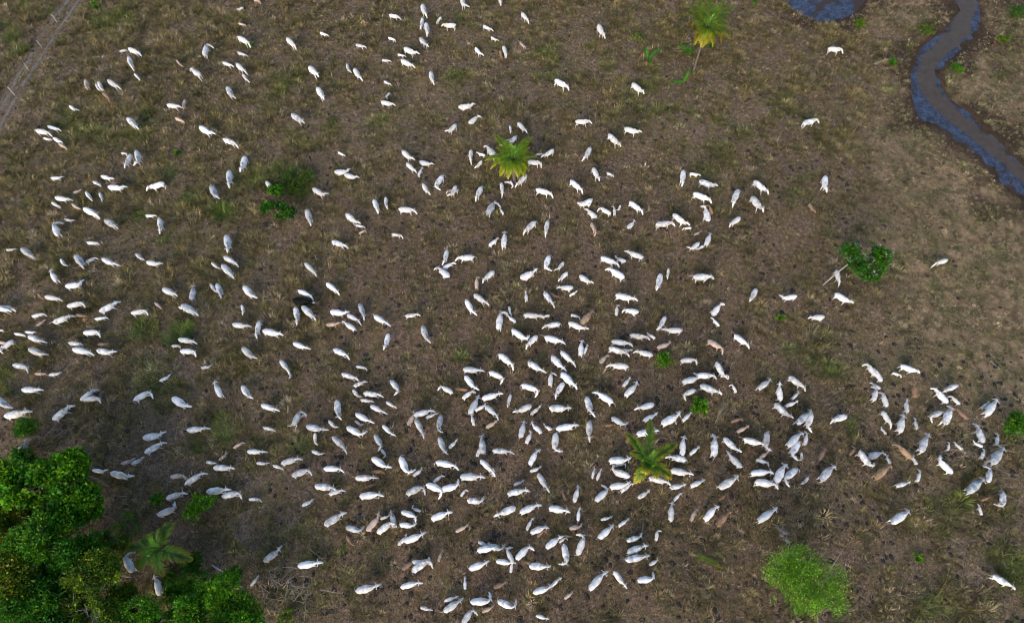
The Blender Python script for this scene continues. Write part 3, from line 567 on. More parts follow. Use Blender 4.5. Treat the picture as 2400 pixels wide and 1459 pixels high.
# ---------------------------------------------------------------- the herd, read off the photo: kind+turn, rump x y, muzzle x y (photo pixels)
HERD = """c 280 120 301 122;g 301 113 333 133;g 301 133 315 167;c 315 173 328 190;p 200 187 206 211;c 231 192 242 214;c 225 197 234 213;t 241 217 257 240;g 252 187 286 211;c 163 248 187 259;p 414 141 430 157;
w 474 179 443 165;w 391 245 427 253;p 434 234 431 257;w 298 275 327 305;p 411 276 433 290;w 476 129 504 112 R;c 570 17 555 22 L;p 594 -2 611 10;p 559 54 578 62;w 558 86 588 113;c 557 122 582 133;
c 522 146 549 158;g 554 149 582 177;c 569 174 586 194;g 532 203 554 232;g 671 88 696 119;c 750 76 772 86;w 720 151 752 186;w 742 203 761 237;c 813 150 825 171;w 830 161 851 191;c 834 104 860 114;
w 915 35 940 49;c 910 88 927 100;g 947 112 984 127;c 932 127 953 134;w 940 140 974 160;c 895 140 918 146;c 900 190 918 201;c 914 217 909 232;w 893 238 928 248;g 682 266 716 291;g 988 8 1003 46;
c 990 42 984 70;g 998 50 1001 91;c 1034 40 1024 58;w 1068 58 1034 62;c 984 88 1006 112;w 1082 -7 1101 17;w 1173 -16 1174 14;w 1223 30 1240 57;c 1132 60 1157 74;c 1151 87 1170 96 R;w 1180 108 1186 137;
t 1172 119 1177 139;p 1219 100 1232 116;c 1114 112 1135 131;w 1402 57 1419 92;w 1009 168 1018 200;w 1299 185 1336 214;wz 1075 250 1115 244;wz 1099 288 1129 275;g 1349 284 1388 290;w 1482 195 1510 221;
w 1880 288 1923 289;w 1942 113 1976 126;c 112 296 144 307;g 84 305 124 321;c 102 323 123 328;c 126 323 148 335;p 138 336 158 352;c 284 358 297 366;g 306 361 292 395;g 320 352 311 390 R;
c 119 417 151 414;c 238 412 269 420;c 218 425 238 438;t 261 428 288 429;w 253 437 300 438;w 384 428 343 448;p 171 451 194 444;w 129 462 172 470;c 201 450 218 472;c 233 452 240 473;c 121 474 143 487;
p 169 478 191 491;w 195 487 236 514;g 246 515 278 536;c 151 513 177 516;c 341 505 369 507;g 373 511 375 549;w 134 550 149 524;c 204 568 234 574;w 467 296 507 315;w 524 325 560 349;w 574 366 563 404;
g 537 396 538 445;g 494 434 516 467;g 624 425 643 452;g 733 441 772 453 L;wz 784 402 822 395;wz 807 408 843 416;c 792 356 810 367;w 876 467 887 501;c 904 462 909 491;g 718 491 729 530;
w 811 501 847 524;c 833 527 856 535;p 841 547 859 545 R;c 918 548 945 560;w 778 565 817 583;g 530 551 534 593;w 943 353 973 375;w 953 382 977 406;w 935 489 979 502;w 1069 291 1042 308;
c 1195 295 1196 313;w 1214 287 1236 313;c 1179 333 1196 325;g 1210 319 1204 346;w 1174 332 1198 356;g 1104 356 1105 382;c 1137 364 1116 357;g 1162 366 1133 344;c 1129 377 1112 395;c 1269 361 1258 367;
w 1298 350 1267 370;w 1237 378 1269 394;w 1384 345 1364 378;wz 984 378 1017 385;c 980 411 992 393;w 1038 411 1034 447;c 991 431 1009 457;w 1069 435 1047 459;p 1075 445 1045 456;g 1129 437 1115 473;
cz 1182 426 1198 423;c 1196 424 1198 441;w 1234 409 1207 440;w 1175 431 1176 462;w 1257 443 1297 465;w 1337 422 1366 455;w 1390 393 1405 425;cz 1422 404 1439 416;w 1388 467 1352 474;
c 1383 481 1357 477;wz 1396 507 1372 492;w 1432 500 1399 496;c 1441 503 1433 484;g 1141 501 1174 486 R;c 1180 501 1169 490;w 1255 519 1226 551;w 1284 517 1278 557;p 1386 522 1392 555 L;
c 1146 575 1169 557;w 1180 582 1183 540;w 1426 314 1456 345;w 1464 300 1505 310;w 1602 399 1598 438;c 1617 406 1643 412;w 1640 423 1683 436;w 1626 452 1668 477;w 1730 444 1716 488;w 1768 423 1802 456;
w 1762 460 1790 498;t 1897 476 1913 499;w 1476 472 1507 504;cz 1471 534 1486 514;w 1578 501 1618 528;w 1538 525 1583 531;c 1621 533 1598 540;wz 1662 517 1641 483;t 1670 500 1655 482;
w 1735 509 1709 533;p 1627 549 1645 541;w 1655 573 1663 548;w 1635 569 1613 577;c 1649 575 1628 585;c 1454 481 1443 492;w 1935 412 1938 452;c 14 585 42 584;g 50 581 85 608;c 142 607 160 623;
g 176 597 197 630;c 200 614 232 608;w 239 606 283 623;c 319 595 339 610;w 343 613 383 617;c 131 658 123 631;w 153 670 198 656;t 89 687 109 700;g 105 694 148 706;w 157 717 201 721;w 233 729 284 707;
w -15 717 28 731;c 11 717 38 730;w 124 755 180 741;c 74 741 111 741;p 86 762 109 748;t 178 737 208 742;c 222 747 255 747;w 307 733 348 740;w 381 676 417 694;g 448 701 451 667;p 363 709 379 725;
w 426 714 466 740;c 422 722 428 728;c 34 781 61 789;c 59 777 86 778;w 66 787 112 803;p -4 801 20 810;g 30 797 7 829;w 67 816 115 830;w 195 779 236 791;c 161 803 196 810;t 229 806 258 805;
w 170 817 222 833;w 227 820 276 823;w 418 794 463 806;c 402 810 423 818;w 422 822 460 837;g 30 854 66 875;c -11 776 8 779;w 525 601 560 626;c 496 615 519 631;w 520 620 549 653;g 508 664 519 700;
c 493 665 510 686;w 571 670 604 699;w 715 616 742 648;w 765 663 796 692;w 699 680 735 704;b 686 702 738 710;c 566 714 568 739;w 545 759 590 765;g 608 752 603 794;w 616 774 665 786;w 692 719 696 762;
w 708 717 741 751;w 774 729 820 731;g 842 711 854 751;p 765 760 800 756;w 832 771 801 753;g 824 743 837 756;w 877 739 916 765;g 568 814 604 840;w 687 803 729 818;w 782 818 820 843;w 910 781 899 820;
c 834 858 861 869;w 658 846 680 878;c 471 861 498 855;c 950 740 986 740;w 1048 585 1036 622;wz 1053 647 1017 631 R;cz 1038 627 1070 619;w 1110 602 1066 612;wz 1220 651 1261 629;w 1287 599 1293 635;
c 1321 614 1298 634;w 1158 635 1131 664;p 1117 675 1125 649;c 1330 638 1308 660;wz 1359 645 1392 664 L;wz 1342 673 1305 676;c 1335 692 1354 681;t 1287 686 1313 698;w 1276 684 1300 722;
c 1234 705 1231 681;w 1111 689 1147 716;w 1092 702 1119 739;t 1111 717 1122 727;w 1167 771 1191 732 R;c 1193 718 1200 741;c 1209 754 1185 738;w 1228 737 1276 747;c 1288 738 1270 737;
w 1313 758 1270 770;c 1338 737 1360 750;o 1361 760 1393 724;w 1333 755 1381 770;w 990 763 1010 804;w 1200 772 1243 784 L;w 1259 786 1233 819;w 1277 789 1326 807;w 1361 832 1368 797;
c 1369 827 1378 806;w 1170 829 1204 868;w 1238 848 1281 874;w 1293 834 1328 870;w 1315 823 1350 860;pz 1406 850 1429 834;w 1086 864 1136 870;w 1409 602 1452 627;w 1463 650 1418 632;
w 1508 602 1463 588;cz 1467 612 1441 599;w 1549 641 1538 681;c 1567 629 1564 654;w 1625 648 1675 654;w 1773 676 1756 707;w 1868 693 1825 690;w 1442 690 1497 705;wz 1497 730 1457 733;
c 1445 737 1452 715;wz 1670 738 1700 714 R;c 1686 763 1665 744;w 1560 741 1538 774;c 1542 772 1558 763;w 1599 773 1549 771;w 1477 784 1524 797;c 1536 792 1516 778;g 1434 799 1484 812;
w 1428 814 1476 836;c 1456 820 1483 820;w 1530 831 1483 827;p 1541 814 1571 798;p 1657 795 1696 832;w 1722 784 1756 817;g 1596 844 1634 856;w 1679 848 1706 888;w 1472 858 1419 860;w 2215 610 2187 625;
w 1963 638 1963 667;w 1958 687 2001 710;wz 1926 742 1899 746;w 2112 856 2156 874;w 2052 878 2021 858;p 82 875 112 879;c 115 878 147 872;w 51 912 104 914;g -12 930 32 955;w 10 974 77 964;
w 123 983 177 950;w 195 931 227 918;g 197 934 237 946 R;w 314 936 360 934;w 404 931 450 953;c 374 892 401 876;g 32 1068 74 1028;w 335 1025 390 1011;w 339 1060 392 1037;p 284 1086 318 1072;
c 308 1087 339 1070;c 217 1101 254 1099;w 259 1107 316 1114;g 152 1112 184 1092;p 399 1117 438 1121;w 434 1133 489 1110;w 389 1167 441 1156;w 438 1007 495 1004;w 517 928 506 891;w 567 904 594 934;
c 675 868 677 887;w 612 948 656 963;w 801 875 842 893;c 829 904 862 895;c 827 913 849 930;w 852 920 900 931;w 916 891 924 926;c 845 936 878 942;c 905 941 931 957;w 869 950 908 970;w 789 937 801 984;
w 834 969 878 991;c 832 985 853 992;p 695 980 719 978;p 689 989 676 994;g 687 996 720 972 R;g 718 998 771 1007;c 770 985 795 1001;w 813 1000 862 1009 L;c 897 996 928 1021;g 878 1018 886 1057;
c 893 1052 899 1073;c 617 1001 646 1011;c 738 1014 746 1043;g 780 1023 813 1064;c 731 1056 761 1061;p 547 1049 576 1039;w 580 1057 628 1059;p 513 1078 529 1057;c 483 1082 510 1086;w 500 1095 551 1098;
c 601 1084 633 1084;c 640 1090 665 1101;w 659 1085 710 1076;w 684 1114 732 1113;w 759 1097 807 1106;w 738 1138 791 1149;w 833 1119 888 1120;t 870 1106 902 1110;t 857 1142 886 1132;w 872 1072 919 1095;
c 771 1157 810 1150;w 843 1162 901 1162;w 938 1070 974 1100;w 484 1151 543 1147;w 520 1162 568 1169;c 583 1169 614 1176;w 1090 880 1124 914;w 1060 919 1026 915;t 1096 913 1066 911;c 1084 933 1116 920;
w 1100 968 1123 924;w 1147 871 1172 902;w 1130 933 1180 922;c 1113 961 1139 942;g 1137 950 1168 985;c 1111 996 1111 968;p 1139 1001 1167 984;c 1197 924 1190 955;w 1223 901 1254 933;
w 1316 873 1353 912;g 1290 902 1305 880;w 1321 896 1302 936;w 1375 929 1395 977;w 1436 942 1387 920;w 1245 949 1201 966;c 1244 970 1269 948;w 1288 955 1341 956;w 970 972 1021 964;p 956 996 969 960;
c 998 978 1028 968;g 974 982 994 1028;g 1034 972 1039 1014;g 1220 1024 1229 984;c 1233 1038 1241 1007;c 1270 1013 1247 985;cz 1294 1006 1274 990;w 1304 1004 1357 996;c 1342 1004 1318 1007;
w 1303 1014 1318 1057;g 1382 986 1382 1036;g 1029 1024 1051 1065;c 1052 1049 1073 1028;g 1133 1062 1134 1016;c 1117 1069 1125 1040;w 1155 1054 1206 1064;w 1241 1088 1268 1053;c 1242 1104 1270 1091;
c 968 1114 990 1093;w 1022 1082 1076 1102;c 1016 1129 1043 1116;w 1079 1116 1138 1119;w 1035 1146 1075 1123;c 1058 1140 1072 1124;w 1126 1077 1161 1117;c 1157 1098 1160 1114;c 1204 1136 1230 1124;
g 1261 1109 1288 1154;w 1190 1156 1243 1151;w 1000 1134 1029 1168;w 952 1156 997 1159;c 1080 1162 1098 1151;c 1388 1120 1394 1094;c 1399 1123 1410 1096;w 1099 1170 1131 1164;w 1347 1170 1353 1140 R;
g 1396 1172 1410 1136 R;t 1326 1172 1319 1144;c 1461 904 1478 882;w 1466 926 1493 891;w 1600 894 1625 873;w 1633 879 1680 889;c 1689 880 1708 888;w 1642 902 1693 925;c 1726 919 1708 904;
g 1627 916 1610 936;w 1533 946 1486 960;g 1434 977 1473 988;c 1509 985 1542 966;w 1552 992 1594 963;c 1581 970 1585 995;c 1600 985 1623 964;t 1419 996 1444 997;w 1493 1016 1545 1009;
t 1468 1036 1492 1018;w 1600 1066 1606 1020;c 1617 1064 1640 1045;w 1675 1068 1669 1016;w 1697 1025 1739 1059;g 1738 1094 1702 1055;w 1609 1077 1558 1072;w 1573 1101 1626 1112;w 1428 1078 1480 1071;
c 1444 1089 1467 1095;w 1476 1116 1441 1086;w 1430 1140 1478 1127;w 1522 1118 1573 1138;c 1571 1142 1609 1133;c 1455 1151 1487 1133;c 1619 1139 1653 1123;w 1686 1143 1731 1112;w 1744 1028 1793 1045;
w 1799 1011 1811 1056;t 1714 987 1742 986;p 1728 1011 1756 996;p 1781 1073 1803 1054;c 1773 1076 1802 1093;w 1761 1108 1814 1110;w 1771 1128 1824 1145;w 1818 1131 1846 1086;w 1868 1098 1849 1140;
c 1895 1118 1876 1134;w 1873 1034 1869 1078;c 1879 1059 1870 1078;w 1845 1046 1887 1014;c 1887 1042 1885 1009;c 1778 910 1804 885;w 1830 938 1827 893;w 1850 882 1888 917;c 1857 934 1868 914;
c 1842 951 1871 938;w 1817 945 1860 979;g 1866 994 1903 956;w 1903 969 1902 1013;c 1496 1166 1524 1146;c 1580 1172 1599 1155;t 1686 1170 1705 1154;c 2092 873 2112 886;w 2066 891 2036 869;
c 2064 910 2037 896;g 2048 936 2041 907;w 2079 950 2056 920;t 2146 931 2130 896;w 2244 902 2205 922;w 2222 943 2180 909;c 2250 947 2220 929;w 1985 974 1945 992;c 2127 966 2126 933;g 2070 964 2086 1004;
w 2110 1012 2115 969;c 2115 996 2115 981;c 2150 1005 2141 977;cz 2078 1016 2067 998;w 2209 964 2185 992;w 2216 994 2220 949;t 2269 981 2237 957;w 2312 974 2336 931;c 2302 956 2318 939;
g 2306 1036 2279 991;c 2337 1042 2331 1013;c 2304 1046 2280 1029;w 2159 1061 2177 1012;c 2222 1055 2220 1034;c 2257 1053 2234 1034;w 2233 1108 2203 1066;w 2015 1056 2050 1085 L;gz 2038 1070 2076 1067;
c 2088 1086 2082 1066;o 2137 1073 2090 1040;c 2150 1088 2142 1066;t 1922 1076 1937 1050;t 1993 1064 1995 1044;w 1925 1124 1959 1093;o 2049 1122 2094 1090;c 2151 1128 2150 1098;c 2101 1138 2134 1127;
c 2301 1074 2302 1050;p 2307 1092 2309 1070;g 2326 1088 2351 1042;w 2317 1124 2305 1096;g 2269 1153 2306 1118;t 2301 1171 2318 1160;g 369 1206 410 1175;g 309 1339 317 1293;g 372 1393 360 1346;
c 708 1184 737 1168;w 760 1229 813 1200;g 811 1234 855 1232;p 860 1243 888 1197;c 891 1215 915 1203;g 921 1223 919 1205;w 884 1248 930 1233;t 812 1254 836 1277;g 618 1314 661 1277;w 698 1325 758 1317;
c 587 1372 607 1346;w 834 1384 894 1367;c 536 1406 561 1387;w 941 1198 974 1225;c 937 1228 978 1225;c 933 1276 953 1249;w 948 1268 999 1246;t 943 1333 978 1318;w 939 1375 992 1366;c 986 1197 969 1182;
w 1011 1215 1061 1199;p 1068 1245 1100 1225;p 1027 1315 1041 1286;g 970 1314 1002 1305;w 966 1338 1015 1330;w 1208 1188 1157 1210;w 1219 1200 1270 1183;w 1287 1189 1337 1200;c 1355 1220 1361 1187;
c 1234 1241 1253 1212;w 1244 1247 1288 1237;t 1259 1257 1282 1248;p 1334 1237 1365 1225;t 1322 1254 1341 1249;w 1280 1282 1321 1255;c 1311 1270 1331 1266;w 1322 1275 1310 1321;w 1354 1299 1349 1251;
w 1404 1260 1438 1228;c 1408 1217 1435 1208;c 1121 1268 1147 1270;g 1149 1276 1178 1275;w 1119 1289 1169 1288;w 1100 1332 1147 1313;w 1165 1313 1202 1306;g 1203 1311 1203 1289;w 1210 1309 1253 1289;
c 1197 1341 1210 1318;w 1241 1325 1292 1325;w 1250 1388 1296 1366;c 1292 1373 1318 1353;w 1382 1380 1426 1337;c 1090 1380 1090 1349;c 1042 1407 1075 1395;w 1040 1432 1087 1400;w 1103 1409 1147 1385;
w 1167 1407 1210 1404;p 1130 1433 1159 1415;t 1157 1376 1190 1360;p 1323 1402 1343 1382;c 985 1422 1015 1429;c 1257 1441 1288 1449;g 1090 1457 1114 1443;c 1095 1476 1118 1457;w 1573 1220 1577 1172;
c 1450 1232 1476 1213;c 1469 1266 1504 1247;c 1538 1266 1550 1244;w 1471 1294 1520 1277;w 1467 1311 1523 1300;c 1522 1323 1541 1304;w 1495 1359 1531 1340;w 1443 1342 1466 1374 R;p 1620 1220 1637 1193;
w 1653 1218 1686 1186;t 1680 1232 1718 1196;w 1779 1220 1822 1188;w 2088 1227 2130 1190;c 2302 1206 2290 1179;w 2350 1157 2331 1177;w 2328 1347 2379 1381 ;"""
COL = {'w': (.82,.825,.83), 'g': (.54,.555,.575), 'c': (.80,.79,.775), 'p': (.56,.43,.35), 't': (.30,.180,.110), 'o': (.37,.255,.165), 'b': (.010,.010,.012)}
NOUN = {'w': 'white cow', 'g': 'grey-white cow', 'c': 'white calf', 'p': 'cream calf', 't': 'brown calf', 'o': 'tan cow', 'b': 'black cow'}
def solve(var, a, smin, smax):
    me, Pr, Pm = var; s = 1.; dm = Pm-Pr
    for _ in range(6):
        wr = np.array(unproj(a[0], a[1], Pr[2]*s)); wm = np.array(unproj(a[2], a[3], max(.05, Pm[2])*s)); d = wm-wr
        s0 = np.hypot(*d)/np.hypot(dm[0], dm[1]); s = min(max(s0, smin), smax)
    rz = math.atan2(d[1], d[0]) - math.atan2(dm[1], dm[0])
    mid = (Pr+Pm)/2*s; q = rot2(mid[:2], rz); c = (wr+wm)/2
    return s0, s, rz, (c[0]-q[0], c[1]-q[1])
r = random.Random(5); animals = []
for line in HERD.split(';'):
    t = line.split()
    if len(t) < 5: continue
    code = t[0]; turn = t[5] if len(t) > 5 else ''; a = [float(v) for v in t[1:5]]; k = code[0]; lie = 'z' in code; big = k in 'wgob'
    if big:
        pool = ADULT_Z if lie else ADULT_L if turn == 'L' else ADULT_R if turn == 'R' else ADULT
        var = r.choice(pool); s0, s, rz, loc = solve(var, a, .84, 1.22 if k == 'b' else 1.10)
        if s0 < .84 and not lie:
            var = r.choice(ADULT_L + ADULT_R + ADULT_D if s0 < .8 else ADULT_L + ADULT_R); s0, s, rz, loc = solve(var, a, .80, 1.10)
    else:
        pool = CALF_Z if lie else CALF; var = r.choice(pool); s0, s, rz, loc = solve(var, a, .46, .95)
        if s0 < .46: var = r.choice(CALF_T); s0, s, rz, loc = solve(var, a, .44, .95)
    noun = NOUN[k]; kind = 'cow' if big else 'calf'
    if kind == 'calf' and s > .76: kind = 'heifer'; noun = noun.replace('calf', 'heifer')
    ppx = math.hypot(a[2]-a[0], a[3]-a[1])
    animals.append(dict(k=k, kind=kind, noun=noun, var=var, s=s, rz=rz, loc=loc, lie=lie, cx=(a[0]+a[2])/2, cy=(a[1]+a[3])/2, dx=a[2]-a[0], dy=a[3]-a[1], big=ppx))
cows = sorted([q for q in animals if q['kind'] == 'cow'], key=lambda q: -q['s']*(q['cy']+2189))
keep_c = [q for q in cows if q['k'] in 'bo'] + [q for q in cows if q['k'] not in 'bo'][:296]
rest = [q for q in cows if not any(q is z for z in keep_c)]
MARKS = [('black cow', 712, 706), ('tall top palm', 1655, 80), ('middle palm', 1203, 375), ('star-shaped palm', 1520, 1080), ('wood palm', 375, 1290), ('pink-blossomed tree', 2025, 600),
         ('feathery tree', 1890, 1360), ('low dark bush', 62, 1000), ('bright shrub', 470, 1188), ('green sapling', 1640, 952), ('small round bush', 1558, 847),
         ('stream', 2140, 200), ('sapling clump', 655, 470), ('big twig heap', 690, 1385), ('bare branch fan', 1705, 960), ('right-edge shrub', 2380, 1005), ('blue pool', 1930, 30), ('cow-side sprout', 590, 105), ('lone palm frond', 1660, 1312), ('upper left corner', 0, 0), ('left edge middle', 0, 730), ('bottom edge middle', 1200, 1459), ('top edge middle', 1200, 0), ('right edge middle', 2400, 730), ('centre of the photo', 1200, 730), ('top fence post', 128, 43), ('lowest fence post', 27, 214), ('grey mound', 1836, 1252), ('bottom right corner', 2400, 1459)]
def facing(q):
    a = math.degrees(math.atan2(-q['dy'], q['dx'])) % 360
    return ['right', 'upper right', 'up', 'upper left', 'left', 'lower left', 'down', 'lower right'][int((a+22.5)//45) % 8]
for q in animals:
    q['f'] = facing(q); q['desc'] = q['noun'] + (' lying' if q['lie'] else '') + ' facing ' + q['f']; q['lab'] = None
DIRS = ['right of', 'above and right of', 'above', 'above and left of', 'left of', 'below and left of', 'below', 'below and right of']
ORD = ['nearest', 'second nearest', 'third nearest', 'fourth nearest', 'fifth nearest', 'sixth nearest']
best = {}
for nm, mx, my in MARKS:
    sect = {}
    for q in animals:
        d = math.hypot(q['cx']-mx, q['cy']-my)
        a = math.degrees(math.atan2(my-q['cy'], q['cx']-mx)) % 360; w = int((a+22.5)//45) % 8
        edge = min(abs(((a+22.5) % 45)), 45-abs(((a+22.5) % 45)))
        sect.setdefault((q['desc'], w), []).append((d, edge, q))
    for (ds, w), ls in sect.items():
        ls.sort(key=lambda e: e[0])
        for i, (d, edge, q) in enumerate(ls[:6]):
            cost = i*170 + d + (60 if edge < 5 else 0) + (0 if len(nm.split()) < 7 else 1e4)
            if id(q) not in best or cost < best[id(q)][0]:
                best[id(q)] = (cost, '%s, %s %s the %s' % (q['desc'], ORD[i], DIRS[w], nm))
for q in animals:
    q['lab'] = 'black cow with white face, the only black animal' if q['k'] == 'b' else best[id(q)][1] if id(q) in best else q['desc']
GRP = {'cow': 'grown cattle spread over the pasture', 'heifer': 'young cattle among the grown ones', 'calf': 'calves among the grown cattle'}
ONLY = {id(q) for q in rest}
def place(q):
    o = link(q['kind'], q['var'][0], None, (q['loc'][0], q['loc'][1], -.01)); o.rotation_euler = (0, 0, q['rz']); o.scale = (q['s'], q['s']*(1.2 if q['k'] == 'b' else r.uniform(.90, 1.10)), q['s'])
    v = r.uniform(.86, 1.04); c = COL[q['k']]; w = r.uniform(-.025, .025)
    if q['k'] == 'w' and r.random() < .3: v *= r.uniform(.72, .92)
    o.color = (min(.84, c[0]*v+w), c[1]*v, c[2]*v-w, 1)
    tag(o, q['lab'], q['kind'], GRP[q['kind']]); return o
for q in animals:
    if id(q) in ONLY: continue
    o = place(q)
    if q['k'] == 'b':                                             # white blaze on the black cow's face
        me = q['var'][0].copy(); me.name = 'cow_body'; o.data = me
        pm = q['var'][2]; v = np.zeros(len(me.vertices)*3, np.float32); me.vertices.foreach_get('co', v); v = v.reshape(-1, 3)
        d = np.clip(1.6-np.linalg.norm(v-(pm+np.array((-.17,0,.10))), axis=1)/.20, 0, 1)
        m2, n_, l_, p_ = newmat('black_hide'); at = n_.new('ShaderNodeAttribute'); at.attribute_name = 'face'
        tcn = n_.new('ShaderNodeTexCoord'); tt = nz(n_, l_, 12, 3, .6, tcn.outputs['Object'])
        l_.new(mix(n_, l_, at.outputs['Fac'], mix(n_, l_, tt.outputs['Fac'], (.003,.003,.0035), (.010,.0095,.009)), (.72,.68,.64)), p_.inputs['Base Color']); p_.inputs['Roughness'].default_value = .8; p_.inputs['Specular IOR Level'].default_value = .12
        fa = me.attributes.new('face', 'FLOAT', 'POINT'); fa.data.foreach_set('value', d.astype(np.float32)); me.materials.clear(); me.materials.append(m2)
# the smallest-looking cows at the far edge, past the first 300, as one mesh
Vs, Ls, Ss, Cs, off = [], [], [], [], 0
for q in rest:
    me = q['var'][0]; nv = len(me.vertices); v = np.zeros(nv*3, np.float32); me.vertices.foreach_get('co', v); v = v.reshape(-1, 3)*q['s']
    c_, s_ = math.cos(q['rz']), math.sin(q['rz']); w = np.stack([v[:,0]*c_-v[:,1]*s_+q['loc'][0], v[:,0]*s_+v[:,1]*c_+q['loc'][1], v[:,2]-.01], 1)
    lp = np.zeros(len(me.loops), np.int32); me.loops.foreach_get('vertex_index', lp); sz = np.zeros(len(me.polygons), np.int32); me.polygons.foreach_get('loop_total', sz)
    cc = np.zeros(nv*4, np.float32); me.color_attributes['col'].data.foreach_get('color', cc)
    Vs.append(w); Ls.append(lp+off); Ss.append(sz); Cs.append(cc.reshape(-1, 4)); off += nv
if rest:
    o = link('distant_cows', mesh_np('distant_cows', np.concatenate(Vs), np.concatenate(Ls), np.concatenate(Ss), np.concatenate(Cs), M_hide, True))
    o.color = (.62,.62,.615,1); tag(o, 'white cows scattered over the far part of the pasture', 'cows', kind='stuff')
print('animals', len(animals), 'single', len(animals)-len(rest), 'cows', len(cows), 'calves', sum(q['kind']=='calf' for q in animals), 'heifers', sum(q['kind']=='heifer' for q in animals))
AX = np.array([q['loc'][0] for q in animals]); AY = np.array([q['loc'][1] for q in animals])

# ---------------------------------------------------------------- palms
PG = 'palms standing in the pasture'
palm('tall palm with yellow-tipped fronds near the top edge, its leaning pale trunk bare', (1624,170), (1655,70),
     [(1602,13,-1.2),(1630,-8,.2),(1662,-16,.6),(1700,2,.0),(1727,15,-.6),(1708,45,-1.3),(1713,70,-1.2),(1712,95,-1.4),(1603,38,-1.3),(1622,70,-1.4),(1638,94,-1.5),(1655,102,-1.6),(1612,58,-1.3),(1690,8,.3),(1645,110,-1.8),(1670,108,-1.7),(1682,60,-.8),(1640,30,-.2),(1628,104,-2.0),(1690,100,-1.6)], llen=1.15, cg=(.070,.150,.010), ctip=(.52,.34,.012), trunk_r=.13, group=PG, rise=1.0, skirt=7, n=60, width=.13)
palm('bright green palm in the upper middle with cattle crowded round its trunk', (1206,426), (1203,378),
     [(1156,316,.6),(1180,330,.4),(1246,322,.5),(1137,376,-.6),(1257,370,-.5),(1240,345,.2),(1172,412,-.9),(1215,415,-1.0),(1240,400,-1.0),(1150,395,-1.0),(1165,345,.1),(1190,418,-1.1),(1230,414,-1.1),(1205,395,-.5)], llen=.90, cg=(.075,.180,.010), ctip=(.50,.38,.012), trunk_r=.22, group=PG, rise=1.1, skirt=10, n=54, width=.10)
palm('star-shaped palm at bottom centre seen from straight above, frond tips yellow', (1492,1108), (1516,1084),
     [(1523,981,-.6),(1465,1014,-.9),(1587,1039,-.5),(1574,1121,-.8),(1488,1131,-1.1),(1510,1106,.5),(1550,1062,.4),(1478,1060,-1.4),(1540,1120,-1.2)], llen=.85, cg=(.040,.125,.010), ctip=(.62,.42,.012), group=PG, rise=.9, skirt=0, width=.085, n=60)
palm('dark palm beside the wood with one orange-tinged frond pointing right', (412,1318), (378,1285),
     [(404,1226,.0),(366,1246,.3),(300,1282,-.4),(451,1311,-.8),(325,1333,-1.0),(384,1348,-1.1),(336,1262,-.7),(352,1312,-1.5)], llen=1.0, cg=(.045,.140,.016), ctip=(.36,.27,.014), group=PG, rise=.9, skirt=0, n=50, width=.10)
palm('dull green young palm inside the wood', (262,1272), (248,1262), [(225,1248,-.2),(258,1246,.1),(275,1268,-.4),(238,1290,-.5),(262,1285,-.6)], h=3.6, llen=.6, cg=(.03,.075,.010), ctip=(.09,.11,.012), rise=.5, skirt=0, trunk_r=.10, n=30)
palm('yellowing young palm low at the bottom edge of the wood', (262,1462), (255,1455), [(232,1440,-.2),(262,1435,.1),(285,1450,-.4),(240,1475,-.5),(270,1478,-.6)], h=3.4, llen=.6, cg=(.10,.10,.012), ctip=(.20,.15,.015), rise=.5, skirt=0, trunk_r=.10, n=30)
palm('two-leaved young palm left of the tall palm', (1516,152), (1517,142), [(1508,112,.9),(1552,115,.5),(1524,150,-.3)], h=.7, llen=.5, cg=(.045,.185,.010), ctip=(.06,.20,.012), rise=.6, skirt=0, spear=False, trunk_r=.09, name='young_palm', n=30, width=.10)
palm('small single-bladed palm seedling below the tall palm', (1604,198), (1604,194), [(1615,166,.6),(1602,182,.2),(1565,200,-.15),(1578,196,.0)], h=.4, llen=.4, cg=(.055,.20,.010), ctip=(.07,.21,.012), rise=.4, skirt=0, spear=False, trunk_r=.07, name='young_palm', n=28, width=.10)
palm('small palm seedling at the top edge right of the tall palm', (1769,8), (1769,4), [(1760,-8,.5),(1778,-4,.4),(1766,14,-.2)], h=.5, llen=.4, cg=(.04,.15,.010), ctip=(.05,.17,.012), rise=.4, skirt=0, spear=False, trunk_r=.07, name='young_palm', n=24, width=.09)
B = Buf(); x0, y0 = unproj(1622, 1296); x1, y1 = unproj(1695, 1332)
frond_geo(B, (0,0,.25), (x1-x0, y1-y0, .12), .55, 50, .42, (.070,.130,.012), (.26,.22,.015), seed=3, width=.07)
o = link('palm_frond', B.mesh('palm_frond', M_palm, False), None, (x0, y0, 0)); tag(o, 'single yellow-green palm frond lying curved on bare ground', 'palm frond')

